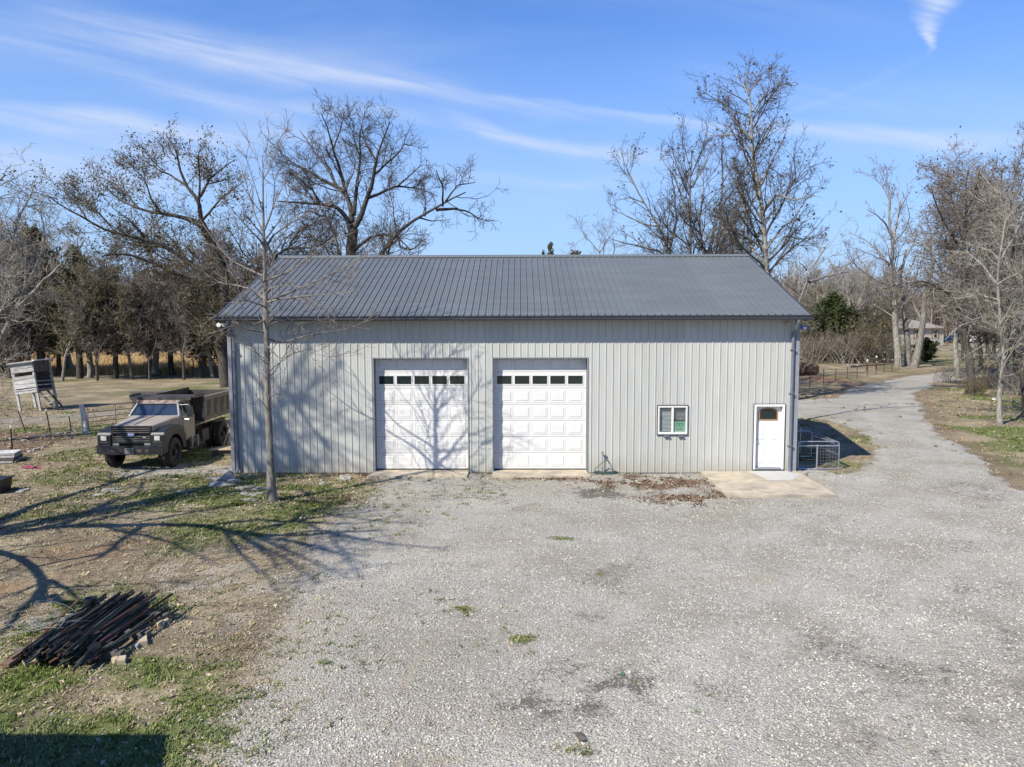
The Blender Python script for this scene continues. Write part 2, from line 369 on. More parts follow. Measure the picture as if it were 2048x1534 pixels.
def masks(x, y):
    n1 = fbm(x, y, 2.2, 1); n2 = fbm(x, y, .6, 5); n3 = fbm(x, y, 6., 9)
    dist = np.hypot(x-CAM[0], y-CAM[1]); e = .25+dist*.006
    gsd = sdist(x, y, YARD)+(n1-.5)*1.1+(n2-.5)*.9
    edge = np.where(x < 0, 2.6, .45)
    gravel = sstep(gsd, -e*edge*1.6, e*edge*2.2)
    isl = sstep(sdist(x, y, ISLE)+(n2-.5)*.9, -.3, .6); gravel = gravel*(1-isl)
    gravel = np.maximum(gravel, sstep(sdist(x, y, DRV2), -.3, 1.))
    gravel = np.maximum(gravel, .85*sstep(sdist(x, y, TRACK)+(n2-.5)*1.6, -.15, .35))
    gravel = np.maximum(gravel, .42*sstep(sdist(x, y, TRACK2)+(n1-.5)*1.6+(n2-.5)*.8, -.2, .4))
    # thin gravel spilling over the soil on the left
    spill = blob(x, y, 470, 1180, 170, 90)*.9+blob(x, y, 300, 1120, 160, 40)*.5
    gravel = np.maximum(gravel, np.clip(spill*sstep(n2+n1*.6, .62, .95), 0, .9))
    near = np.exp(-((x-9.9)**2+(y+1.2)**2)/3.)
    # green
    green = sstep(n1*.6+n3*.4, .48, .62)*.55
    green = np.maximum(green, (blob(x, y, 100, 1420, 330, 130)*1.5+blob(x, y, 300, 1500, 180, 60))*sstep(n1, .22, .5))
    green = np.maximum(green, (blob(x, y, 170, 1215, 110, 45)+blob(x, y, 330, 1215, 70, 25)+blob(x, y, 640, 1010, 120, 30)+blob(x, y, 560, 980, 160, 28)+blob(x, y, 300, 1000, 330, 35)*.6+blob(x, y, 430, 975, 150, 22))*sstep(n2, .33, .62))
    green = np.maximum(green, (blob(x, y, 2000, 860, 200, 60)+blob(x, y, 1850, 850, 60, 20)*.6+blob(x, y, 1660, 790, 60, 8)*.7+blob(x, y, 1900, 715, 120, 12)*1.2)*sstep(n1, .36, .6))
    green = np.maximum(green, blob(x, y, 40, 862, 60, 7)*.9)
    spots = (blob(x, y, 855, 1206, 22, 10)*1.7+blob(x, y, 928, 1222, 20, 9)*1.3+blob(x, y, 1040, 1280, 26, 10)*1.2+blob(x, y, 1120, 1078, 45, 9)*.9+blob(x, y, 1200, 1148, 24, 10)*.7+blob(x, y, 1120, 1190, 30, 8)*.7+blob(x, y, 1190, 1505, 60, 16)*.8+blob(x, y, 1430, 915, 14, 8)+blob(x, y, 415, 1475, 60, 20)*.6+blob(x, y, 1270, 1365, 20, 9)*.6)
    gspot = spots*sstep(n2, .36, .55)
    dark = (blob(x, y, 1190, 985, 80, 16)*1.0+blob(x, y, 1180, 1230, 110, 30)*.45+blob(x, y, 1330, 1375, 190, 32)*.6+blob(x, y, 1190, 1400, 90, 50)*.6+blob(x, y, 1150, 1330, 160, 40)*.35+blob(x, y, 1050, 1420, 80, 40)*.6+blob(x, y, 1880, 1170, 160, 30)*.5+blob(x, y, 1980, 1260, 90, 40)*.5+blob(x, y, 1620, 1030, 60, 12)*.4+blob(x, y, 1700, 1350, 80, 30)*.35+blob(x, y, 1500, 1320, 60, 20)*.3)
    n4 = fbm(x, y, .32, 21, 3)
    dark = dark*1.25*sstep(n2*.5+n4*.5, .38, .60)
    dark = np.maximum(dark, .52*sstep(fbm(x, y, 3.6, 51), .47, .64)*sstep(n2*.5+n4*.5, .42, .6)*(y < 2))
    tan = (blob(x, y, 1500, 1160, 200, 22)*.6+blob(x, y, 820, 1352, 16, 26)*1.6+blob(x, y, 880, 1320, 110, 26)*.45+blob(x, y, 760, 1110, 70, 14)*.5+blob(x, y, 1250, 1110, 190, 12)*.4+blob(x, y, 900, 1250, 90, 24)*.4+blob(x, y, 880, 1520, 120, 20)*.8+blob(x, y, 1360, 1210, 110, 14)*.3+blob(x, y, 1960, 1150, 60, 10)*.3+blob(x, y, 1000, 1460, 110, 24)*.45)
    tan = tan*1.0*sstep(n2, .32, .56)
    tan = np.maximum(tan, .42*sstep(fbm(x*1.4-y*.4, y, 2.8, 55), .52, .70)*sstep(n2, .3, .6)*(y < 4))
    tan = np.maximum(tan, .9*sstep(n2+n1*.5, .55, .85)*np.exp(-np.clip(gsd-.3, 0, 9)/1.6)*(x < 1)*(y < 0))
    rx_ = np.array([G(*q)[:2] for q in ((1150, 1534), (1330, 1250), (1600, 1090), (1800, 960), (1800, 870), (1760, 800))]); trk = np.zeros_like(np.asarray(x, float))
    for off_ in (-.9, .9, 1.9, 3.6):
        dd = np.full(trk.shape, 99.)
        for a_, b_ in zip(rx_[:-1], rx_[1:]):
            e_ = b_-a_; t_ = np.clip(((x-off_-a_[0])*e_[0]+(y-a_[1])*e_[1])/(e_@e_), 0, 1); dd = np.minimum(dd, np.hypot(x-off_-a_[0]-t_*e_[0], y-a_[1]-t_*e_[1]))
        trk = np.maximum(trk, np.exp(-((dd+(n1-.5)*.5)/.32)**2))
    pale = sstep(fbm(x, y*2.2, 3.4, 31), .5, .72)
    straw = sstep(n1*.5+n2*.5, .40, .58)
    gold = sstep(y+(n1-.5)*3, 43.5, 46.5)*sstep(-x, 5, 12)*sstep(n1, .0, .3)
    soil = np.maximum(sstep(sdist(x, y, GARDEN)+(n2-.5)*.8, -.2, .4)*1.0, (blob(x, y, 210, 1105, 240, 26)+blob(x, y, 40, 1180, 70, 26)+blob(x, y, 560, 1240, 60, 120)*.5)*sstep(n2, .33, .6))
    mound = blob(x, y, 1650, 762, 46, 8, 1.6)
    soil = np.maximum(soil, sstep(mound, .25, .6)*1.0)
    orange = np.maximum(sstep(mound, .25, .6), (blob(x, y, 210, 1098, 150, 16)+blob(x, y, 40, 1175, 70, 22)+blob(x, y, 1700, 905, 90, 30)*.3+blob(x, y, 330, 760, 60, 5)*.8)*sstep(n2, .4, .65))
    shoulder = np.exp(-(gsd/(.4+dist*.012))**2)*(x > 9)
    soil = np.maximum(soil, shoulder*.7)
    gravel = gravel*(1-np.clip(gspot, 0, .8))*(1-sstep(mound, .2, .5))
    litter = (blob(x, y, 1290, 965, 110, 14)*1.3+blob(x, y, 1370, 1000, 80, 12)*1.1+blob(x, y, 620, 1000, 90, 16)*1.1+blob(x, y, 700, 950, 60, 5)+blob(x, y, 1080, 957, 140, 4)*.8+blob(x, y, 1450, 985, 22, 12)*.7+blob(x, y, 60, 1330, 80, 24)*.5)*sstep(n2*.6+n4*.4, .38, .56)
    return dict(gravel=np.clip(gravel, 0, 1), green=np.clip(green*(1-soil*.8)+gspot, 0, 1), dark=np.clip(dark, 0, 1), tan=np.clip(tan, 0, 1), straw=straw, gold=gold, soil=np.clip(soil, 0, 1), orange=np.clip(orange, 0, 1), litter=np.clip(litter, 0, 1), pale=np.clip(pale*.7+trk*.6, 0, 1), trk=trk, gsd=gsd)
def height(x, y):
    z = (fbm(x, y, 3., 41)-.5)*.05+(fbm(x, y, .5, 43)-.5)*.02
    z = z+blob(x, y, 1650, 762, 46, 8, 1.4)*.35
    z = z+(np.clip(np.hypot(x, y)-60, 0, 200)/200)**2*(fbm(x, y, 60., 45)-.5)*4
    flat = sstep(np.maximum(np.abs(x)-9.2, np.maximum(-y-3.5, y-12)), 0, 1.2)
    return z*(.15+.85*flat)

def axis(segs):
    out = [segs[0][0]]
    for a, b, s in segs:
        n = max(1, int(round((b-a)/s))); out += list(np.linspace(a, b, n+1)[1:])
    return np.array(out)
def geo(a, b, n): return list(a*np.exp(np.linspace(0, math.log(b/a), n+1))[1:])
xs = axis([(-30, -12, .3), (-12, 14, .13), (14, 30, .25), (30, 60, .6)]); xs = np.array([-v for v in geo(30, 4000, 40)][::-1]+list(xs)+geo(60, 4000, 34))
ys = axis([(-40, -18, 1.), (-18, 2, .13), (2, 16, .25), (16, 50, .5), (50, 90, 1.5)]); ys = np.array([-v for v in geo(40, 2500, 12)][::-1]+list(ys)+geo(90, 6000, 46))
X, Y = np.meshgrid(xs, ys, indexing='ij'); Z = height(X, Y); MK = masks(X, Y)
nx, ny = X.shape
ii = (np.arange(nx-1)[:, None]*ny+np.arange(ny-1)[None, :]).ravel()
F = np.stack([ii, ii+ny, ii+ny+1, ii+1], 1); V = np.stack([X.ravel(), Y.ravel(), Z.ravel()], 1)

def ground_material():
    mt = bpy.data.materials.new('ground_cover'); mt.use_nodes = True; nt = mt.node_tree; k = N(nt); b = nt.nodes['Principled BSDF']
    def att(n):
        a = k.new('ShaderNodeAttribute'); a.attribute_name = n; s = k.new('ShaderNodeSeparateColor'); nt.links.new(a.outputs['Color'], s.inputs[0]); return s.outputs
    gravel, green, dark = att('mask_a')[:3]; soil, orange, litter = att('mask_b')[:3]; tan, gold, pale = att('mask_c')[:3]
    geo_ = k.new('ShaderNodeNewGeometry'); P = geo_.outputs['Position']
    f1 = k.noise(P, 28., 4, .7); f2 = k.noise(P, 7., 4, .65); f3 = k.noise(P, 1.3, 4, .6); f5 = k.noise(P, .45, 5, .6); f4 = k.noise(P, 90., 2, .6)
    # soil and straw
    c = k.mix(k.ramp(f1, .3, .7), (.095, .072, .046), (.29, .235, .15))
    c = k.mix(k.ramp(f2, .42, .62), c, k.mix(k.ramp(f4, .3, .7), (.165, .13, .08), (.40, .335, .22)))
    c = k.mix(k.math('MULTIPLY', k.ramp(f3, .5, .7), .35), c, (.10, .085, .06))
    c = k.mix(k.math('MULTIPLY', k.ramp(f5, .48, .62), .5), c, k.mix(k.ramp(f2, .35, .6), (.27, .225, .13), (.47, .40, .26)))
    c = k.mix(k.math('MULTIPLY', k.ramp(f5, .50, .38), .45), c, (.12, .10, .065))
    so_ = k.mix(k.ramp(f1, .3, .7), (.085, .055, .035), (.23, .155, .10))
    c = k.mix(k.math('MULTIPLY', soil, .85), c, so_)
    oc = k.mix(k.ramp(f2, .3, .7), (.22, .125, .06), (.42, .28, .16)); c = k.mix(k.math('MULTIPLY', orange, .7), c, oc)
    # green
    gm = k.ramp(k.math('ADD', green, k.math('MULTIPLY', k.math('SUBTRACT', k.math('ADD', f1, k.math('MULTIPLY', f2, .6)), .8), 1.5)), .3, .62)
    gc = k.mix(k.ramp(f4, .3, .7), (.04, .062, .013), (.155, .19, .042)); c = k.mix(k.math('MULTIPLY', gm, .85), c, gc)
    gd = k.mix(k.ramp(f1, .3, .7), (.42, .28, .12), (.60, .43, .21)); c = k.mix(gold, c, gd)
    # gravel
    vo = k.new('ShaderNodeTexVoronoi'); nt.links.new(P, vo.inputs['Vector']); vo.inputs['Scale'].default_value = 34; vo.inputs['Randomness'].default_value = 1
    sv = k.new('ShaderNodeSeparateColor'); nt.links.new(vo.outputs['Color'], sv.inputs[0])
    gr = k.mix(sv.outputs[0], (.34, .325, .27), (.51, .49, .415)); gr = k.mix(k.ramp(vo.outputs['Distance'], .25, .75), gr, (.29, .27, .235))
    gr = k.mix(k.math('MULTIPLY', pale, .35), gr, (.52, .488, .43))
    gr = k.mix(k.math('MULTIPLY', k.ramp(f3, .45, .7), .30), gr, (.28, .262, .235))
    tanm = k.ramp(k.math('ADD', tan, k.math('MULTIPLY', k.math('SUBTRACT', k.math('ADD', f2, f1), 1.), 1.3)), .30, .85)
    gr = k.mix(k.math('MULTIPLY', k.ramp(k.math('ADD', f5, k.math('MULTIPLY', f2, .6)), .72, .92), .5), gr, (.235, .20, .15))
    gr = k.mix(k.math('MULTIPLY', tanm, .8), gr, k.mix(f1, (.25, .205, .15), (.42, .36, .27)))
    darkm = k.ramp(k.math('ADD', dark, k.math('MULTIPLY', k.math('SUBTRACT', k.math('ADD', f2, f1), 1.), 1.6)), .35, .85)
    gr = k.mix(k.math('MULTIPLY', darkm, .8), gr, (.09, .08, .065))
    gmk = k.ramp(k.math('ADD', gravel, k.math('MULTIPLY', k.math('SUBTRACT', k.math('ADD', f1, f2), 1.), .9)), .32, .55)
    c = k.mix(gmk, c, gr)
    c = k.mix(k.math('MULTIPLY', k.ramp(k.math('ADD', litter, k.math('MULTIPLY', k.math('SUBTRACT', f1, .5), 1.2)), .3, .6), .85), c, k.mix(k.ramp(f4, .3, .7), (.05, .028, .018), (.20, .105, .06)))
    k.put(b.inputs['Base Color'], c); b.inputs['Roughness'].default_value = .95; b.inputs['Specular IOR Level'].default_value = .15
    bn = k.new('ShaderNodeBump'); bn.inputs['Strength'].default_value = 1.; bn.inputs['Distance'].default_value = .024
    h = k.math('ADD', k.math('MULTIPLY', k.math('SUBTRACT', .6, vo.outputs['Distance']), k.math('MULTIPLY', gmk, .8)), k.math('MULTIPLY', f1, 1.1))
    h = k.math('ADD', h, k.math('MULTIPLY', f2, 1.2))
    k.put(bn.inputs['Height'], h); nt.links.new(bn.outputs[0], b.inputs['Normal'])
    return mt
M_ground = ground_material()
def put_masks(me, sel):
    for nm, ks in (('mask_a', ('gravel', 'green', 'dark')), ('mask_b', ('soil', 'orange', 'litter')), ('mask_c', ('tan', 'gold', 'pale'))):
        a = me.color_attributes.new(nm, 'FLOAT_COLOR', 'POINT')
        d = np.ones((len(me.vertices), 4), np.float32)
        for i, q in enumerate(ks): d[:, i] = MK[q].ravel()[sel]
        a.data.foreach_set('color', d.ravel())
def submesh(name, V, F, keep, dz, label):
    f = F[keep]; us, inv = np.unique(f.ravel(), return_inverse=True); v = V[us].copy(); v[:, 2] += dz
    me = mesh_np(name, v, inv.reshape(-1, 4), M_ground, True); put_masks(me, us)
    return tag(link(name, me), label, None, None, 'structure')
gs = MK['gsd'].ravel(); dm = sdist(X, Y, ISLE).ravel()
isg = ((gs[F].mean(1) > .05) & (dm[F].mean(1) < .3))
submesh('ground', V, F, np.ones(len(F), bool), 0, 'patchy soil, dry grass and green turf around the barn')
submesh('gravel_driveway', V, F, isg, .006, 'pale grey gravel yard and lane curving away to the right')

# ------------------------------------------------------------------ trees: branch systems grown in numpy
def resample(pts, rad, K):
    P = np.asarray(pts, float); s = np.r_[0, np.cumsum(np.linalg.norm(np.diff(P, axis=0), axis=1))]; t = np.linspace(0, s[-1], K)
    for _ in range(1):                                     # round the corners once
        Q = np.stack([np.interp(t, s, P[:, i]) for i in range(3)], 1)
    Q2 = Q.copy(); Q2[1:-1] = (Q[:-2]+2*Q[1:-1]+Q[2:])/4
    rr = np.interp(t/s[-1], np.linspace(0, 1, len(rad)), rad)
    return Q2, rr
def tubes(P, Rr, S):
    n, K, _ = P.shape; T = np.gradient(P, axis=1); T /= np.linalg.norm(T, axis=2, keepdims=True)+1e-9
    mt_ = np.abs(T.mean(1)); ref = np.eye(3)[np.argmin(mt_, 1)][:, None, :]
    U = np.cross(T, ref); U /= np.linalg.norm(U, axis=2, keepdims=True)+1e-9; Vv = np.cross(T, U)
    a = np.arange(S)*2*np.pi/S
    ring = P[:, :, None, :]+Rr[:, :, None, None]*(U[:, :, None, :]*np.cos(a)[:, None]+Vv[:, :, None, :]*np.sin(a)[:, None])
    base = (np.arange(n)[:, None, None]*K+np.arange(K-1)[None, :, None])*S; k0 = np.arange(S); k1 = (k0+1) % S
    F = np.stack([base+k0, base+k1, base+S+k1, base+S+k0], -1).reshape(-1, 4)
    return ring.reshape(-1, 3), F
def grow(P, Rr, dens, t0, ang, lr, wander, up, K, r, minr=.006, rk=.016, lmin=.12, lmax=9, rf=.62, decay=.6, flat=0.):
    n, K0, _ = P.shape; L = np.linalg.norm(np.diff(P, axis=1), axis=2).sum(1)
    cnt = r.poisson(np.maximum(dens*L, .01)); idx = np.repeat(np.arange(n), cnt); m_ = len(idx)
    if m_ == 0: return np.zeros((0, K, 3)), np.zeros((0, K))
    t = t0+(1-t0)*r.random(m_); q = t*(K0-1); i0 = np.minimum(q.astype(int), K0-2); f = (q-i0)[:, None]
    pos = P[idx, i0]*(1-f)+P[idx, i0+1]*f; rp = Rr[idx, i0]*(1-f[:, 0])+Rr[idx, i0+1]*f[:, 0]
    T = P[idx, i0+1]-P[idx, i0]; T /= np.linalg.norm(T, axis=1, keepdims=True)+1e-9
    rv = r.normal(size=(m_, 3)); rv[:, 2] = rv[:, 2]*(1-flat); pr = rv-T*(rv*T).sum(1, keepdims=True); pr /= np.linalg.norm(pr, axis=1, keepdims=True)+1e-9
    a = R(ang)*(.7+.6*r.random(m_))[:, None]; D = T*np.cos(a)+pr*np.sin(a)
    ln = np.clip(lr*L[idx]*(1-decay*t)*(.55+.8*r.random(m_)), lmin, lmax)
    r0 = np.clip(np.minimum(rp*rf, rk*ln), minr, None)
    out = np.zeros((m_, K, 3)); out[:, 0] = pos; st = (ln/(K-1))[:, None]
    for k in range(1, K):
        D = D+wander*r.normal(size=(m_, 3)); D[:, 2] += up; D /= np.linalg.norm(D, axis=1, keepdims=True)
        out[:, k] = out[:, k-1]+D*st
    taper = np.linspace(1, 0, K)[None, :]**.8
    return out, minr*.6+(r0[:, None]-minr*.6)*taper
CLEAR = []      # sight lines kept open between the branches: (px0, px1, py0, py1)
def prune(P, Rr, base):
    if not CLEAR or len(P) == 0: return P, Rr
    d = P+base-CAM; z = d@AX[1]; px = 1024+FPX*(d@AX[0])/z; py = 767-FPX*(d@AX[2])/z; bad = np.zeros(len(P), bool)
    for a, b, c, e in CLEAR: bad |= ((px > a) & (px < b) & (py > c) & (py < e)).any(1)
    keep = ~bad | (np.random.default_rng(3).random(len(P)) < .05); return P[keep], Rr[keep]
class Acc:
    def __init__(s): s.V = []; s.F = []; s.n = 0
    def add(s, V, F):
        if len(V) == 0: return
        s.V.append(V); s.F.append(F+s.n); s.n += len(V)
    def mesh(s, name, mat, smooth=True): return mesh_np(name, np.concatenate(s.V), np.concatenate(s.F), mat, smooth)
def leafcards(C, size, r, jit=.0, aspect=1.6, droop=0.):
    n = len(C); a = r.normal(size=(n, 3)); a[:, 2] -= droop; a /= np.linalg.norm(a, axis=1, keepdims=True); b = np.cross(a, r.normal(size=(n, 3))); b /= np.linalg.norm(b, axis=1, keepdims=True)
    s_ = (size*(.5+r.random(n)))[:, None]; C = C+r.normal(size=(n, 3))*jit
    P = np.stack([C-b*s_*.5, C+a*s_*aspect*.5, C+b*s_*.5, C-a*s_*aspect*.5], 1).reshape(-1, 3)
    return P, np.arange(4*n).reshape(-1, 4)
def flat_pts(P): return P.reshape(-1, 3)

def make_tree(mains, r, levels, root, mat_t, mat_c, leaf=None, limb_children=True, sides=(9, 6, 4, 3), base=None, wob=1.):
    """mains: list of (points, radii). levels: dicts for grow(). Builds trunk and crown parts under root (world coordinates minus base)."""
    base = np.zeros(3) if base is None else np.asarray(base)
    K = 18; P = []; Rr = []
    for pts, rad in mains:
        a, b = resample(np.asarray(pts)-base, rad, K); L = np.linalg.norm(a[-1]-a[0]); w = r.normal(size=a.shape); w = (w+np.roll(w, 1, 0)+np.roll(w, -1, 0))*L*.0022*wob; w[0] = 0; P.append(a+w); Rr.append(b)
    P = np.array(P); Rr = np.array(Rr)
    tr = Acc(); tr.add(*tubes(P, Rr, sides[0])); cr = Acc(); src = [(P, Rr)]; last = (P, Rr)
    for i, lv in enumerate(levels):
        lv = dict(lv); frm = lv.pop('frm', None); pp = src[frm] if frm is not None else last
        q = prune(*grow(*pp, r=r, **lv), base); src.append(q); last = q
        cr.add(*tubes(*q, sides[min(i+1, 3)] if len(q[0]) < 4000 else 3))
    me = tr.mesh('trunk', mat_t); link('trunk', me, root)
    link('crown', cr.mesh('crown', mat_c), root)
    if leaf:
        C = flat_pts(last[0][:, 1:]); n = min(leaf['n'], len(C)*leaf.get('mult', 1)); C = C[r.integers(0, len(C), n)]
        if leaf.get('clump'):
            keep = fbm(C[:, 0]+C[:, 2]*.7, C[:, 1]+C[:, 2]*.5, leaf['clump'], 3) > leaf.get('thr', .45); C = C[keep]
        Vv, Ff = leafcards(C, leaf['size'], r, leaf.get('jit', .05), leaf.get('aspect', 1.6)); link('foliage', mesh_np('foliage', Vv, Ff, leaf['mat']), root)
    return root
def px_limb(pts, y, r0, r1, depth=0., dj=0.):
    """limb through pixels on the plane at depth y; depth = how far its tip swings towards (+) or away"""
    n = len(pts); out = []
    for i, p in enumerate(pts): out.append(I(p[0], p[1], y+depth*(i/(n-1))**1.2))
    r0 *= .80
    return (out, [r0+(r1-r0)*(i/5.)**.8 for i in range(6)])
def tree_root(name, base, label, group=None): return empty(name, base, 0, label, 'tree', group)
LV = lambda d1=1.1, l1=.42, d2=1.7, l2=.55, d3=2.6, l3=.6, a=48, up=.05, w=.17, mr=.008: [
    dict(dens=d1*1.6, t0=.15, ang=a, lr=l1*1.15, wander=w, up=up, K=9, minr=mr*1.4, rk=.013, lmin=1.1, lmax=6.),
    dict(dens=d2*1.85, t0=.12, ang=a, lr=l2, wander=w*1.2, up=up*.8, K=6, minr=mr*1.1, rk=.010, lmin=.6, lmax=2.8),
    dict(dens=d3*1.6, t0=.08, ang=a, lr=l3, wander=w*1.3, up=up*.6, K=4, minr=mr*.9, rk=.009, lmin=.4, lmax=1.6),
    dict(dens=2.6, t0=.1, ang=a, lr=.6, wander=w*1.4, up=up*.5, K=2, minr=mr*.85, rk=.008, lmin=.25, lmax=.8)]
T = np.random.default_rng

# the slim tree in front of the wall
bs = G(543, 1003); y0 = bs[1]
root = tree_root('young_tree', bs, 'slim pale bare tree standing on the grass directly before the barn wall')
mains = [([I(545, 1006, y0), I(543, 985, y0), I(540, 900, y0), I(536, 800, y0), I(533, 700, y0), I(532, 640, y0), I(532, 560, y0), I(530, 510, y0), I(527, 420, y0), I(526, 310, y0)], [.155, .105, .096, .09, .083, .075, .065, .052, .036, .02, .009])]
rr = T(5)
def sub(a, b, dy_, r0):
    A = np.array(a); n = len(b); pts = [I(*a, y0)]
    for i, q in enumerate(b): pts.append(I(q[0], q[1], y0+dy_*(i+1)/n))
    mains.append((pts, [r0, r0*.6, r0*.35, .008]))
sub((534, 676), [(560, 688), (610, 672), (700, 656), (745, 636)], .8, .03); sub((533, 664), [(500, 660), (470, 650), (420, 668)], -.8, .03)
sub((533, 605), [(560, 598), (620, 592), (690, 585), (725, 582)], -.9, .035); sub((533, 604), [(590, 580), (650, 555), (700, 528), (745, 500)], .9, .04)
sub((532, 600), [(510, 580), (480, 572), (440, 566), (400, 540)], 1.1, .04); sub((533, 560), [(575, 545), (620, 515), (660, 480), (700, 468)], -.5, .035)
sub((532, 555), [(500, 540), (460, 520), (420, 470), (395, 430)], .5, .035); sub((532, 640), [(505, 652), (470, 632), (410, 628)], -1.4, .03)
sub((531, 500), [(545, 470), (590, 440), (640, 420), (700, 390)], .8, .035); sub((531, 498), [(520, 480), (500, 460), (470, 425), (450, 400)], -.7, .032)
sub((529, 470), [(510, 430), (495, 380), (486, 330)], .5, .028); sub((529, 460), [(545, 420), (550, 370), (540, 320)], -.4, .028)
sub((528, 430), [(515, 390), (500, 340), (490, 308)], -.3, .022); sub((530, 480), [(560, 440), (575, 400), (590, 350)], .4, .025)
sub((533, 690), [(560, 720), (600, 700), (660, 715), (700, 705)], -1.5, .022); sub((532, 655), [(560, 640), (610, 650), (670, 640)], 1.6, .025)
sub((532, 615), [(520, 610), (490, 600), (450, 606)], -2.0, .03); sub((532, 585), [(545, 575), (570, 570), (610, 575)], -2.4, .03)
make_tree(mains, rr, [dict(dens=3.6, t0=.26, ang=40, lr=.46, wander=.12, up=.05, K=7, minr=.0075, rk=.008, lmin=.5, lmax=1.7),
                      dict(dens=3.6, t0=.15, ang=40, lr=.5, wander=.16, up=.04, K=5, minr=.006, rk=.008, lmin=.25, lmax=.9),
                      dict(dens=2.2, t0=.15, ang=40, lr=.5, wander=.2, up=.03, K=4, minr=.004, rk=.008, lmin=.15, lmax=.6)], root, B_grey, B_twig, base=bs, wob=.25)

# tall bare pair behind the ridge
def hero(name, base_px, y, label, limbs, seed, levels, mt, mc, leaf=None, r_def=.1, group=None):
    b = I(*base_px, y); b[2] = 0; root = tree_root(name, b, label, group); ms = []
    for L in limbs:
        pts, r0, r1, dp = L; ms.append(px_limb(pts, y, r0, r1, dp))
    return make_tree(ms, T(seed), levels, root, mt, mc, leaf, base=b)
yb = 20
hero('bare_tree', (703, 760), yb, 'tall dark bare tree with a fan crown, middle of those behind the roof ridge',
     [([(703, 800), (703, 620), (702, 515), (703, 470), (705, 455)], .42, .30, 0),
      ([(703, 470), (696, 438), (675, 414), (642, 409), (600, 405), (555, 402)], .22, .03, -2), ([(703, 455), (705, 420), (690, 384), (672, 369), (630, 352), (606, 336), (579, 321), (555, 298)], .22, .03, 2),
      ([(705, 460), (720, 438), (735, 396), (747, 360), (747, 348), (753, 321), (765, 279), (782, 245)], .24, .03, -1), ([(735, 396), (762, 387), (795, 372), (840, 378), (875, 392)], .13, .02, 3),
      ([(690, 384), (681, 336), (666, 300), (654, 255), (642, 225)], .14, .02, -2.5), ([(707, 430), (714, 360), (720, 315), (717, 279), (728, 232)], .16, .02, 3), ([(747, 350), (775, 325), (800, 305), (815, 270)], .10, .02, 3),
      ([(706, 502), (735, 477), (765, 468), (795, 474), (819, 498)], .15, .03, -2), ([(642, 409), (625, 380), (600, 360), (575, 345)], .09, .02, -3), ([(672, 369), (650, 330), (620, 290), (600, 262)], .1, .02, 3),
      ([(753, 321), (735, 290), (722, 255)], .07, .02, 2), ([(666, 300), (680, 262), (690, 222)], .07, .02, 1), ([(795, 372), (820, 350), (842, 330)], .07, .02, 1)], 21,
     LV(1.45, .40, 1.9, .5, 2.6, .6, 46, .05, .16, .009), B_dark, B_twigd)
hero('bare_tree', (750, 760), yb-4, 'dark bare tree bending low to the right over the roof ridge',
     [([(735, 800), (738, 560), (753, 513), (780, 483), (810, 450), (840, 435), (873, 420), (891, 402), (930, 385)], .34, .03, 0), ([(873, 420), (905, 418), (930, 420), (964, 440)], .12, .02, 2), ([(885, 412), (886, 375), (872, 340)], .08, .02, -2),
      ([(891, 402), (915, 370), (950, 365)], .07, .02, 1), ([(795, 470), (800, 495), (824, 500), (850, 478)], .08, .02, -1), ([(840, 436), (862, 442), (880, 441)], .06, .02, 1), ([(850, 432), (850, 400), (842, 370)], .06, .02, 2)], 22,
     LV(.9, .36, 1.7, .5, 2.4, .5, 46, .07, .17, .010), B_dark, B_twigd)
hero('bare_tree', (672, 760), yb+2, 'thinner grey bare tree, left of the fan crowned tree behind the roof',
     [([(690, 800), (684, 600), (676, 513), (672, 468), (648, 426), (633, 402), (615, 370), (608, 330)], .26, .03, 0), ([(660, 448), (650, 430), (640, 432), (620, 420), (590, 430)], .1, .02, -2), ([(633, 402), (600, 385), (565, 365)], .08, .02, 2)], 23,
     LV(.8, .34, 1.5, .5, 2.2, .5, 46, .07, .17, .010), B_grey, B_twigd)
hero('bare_tree', (600, 760), yb+8, 'low dark spreading tree just above the left end of the roof ridge',
     [([(560, 800), (545, 600), (530, 540), (545, 512), (580, 490), (620, 498), (655, 480), (662, 470)], .26, .05, 0), ([(580, 490), (600, 460), (640, 440), (670, 432)], .1, .02, -2), ([(545, 512), (525, 470), (500, 440), (480, 425)], .12, .02, 2), ([(530, 540), (490, 510), (465, 470), (450, 440)], .1, .02, 1), ([(620, 498), (650, 520), (690, 512)], .08, .02, 2)], 24,
     LV(1.1, .40, 2.0, .5, 2.8, .5, 50, .05, .2, .012), B_dark, B_twigd, dict(n=5000, size=.10, mat=L_brown, clump=2., thr=.46, jit=.1))

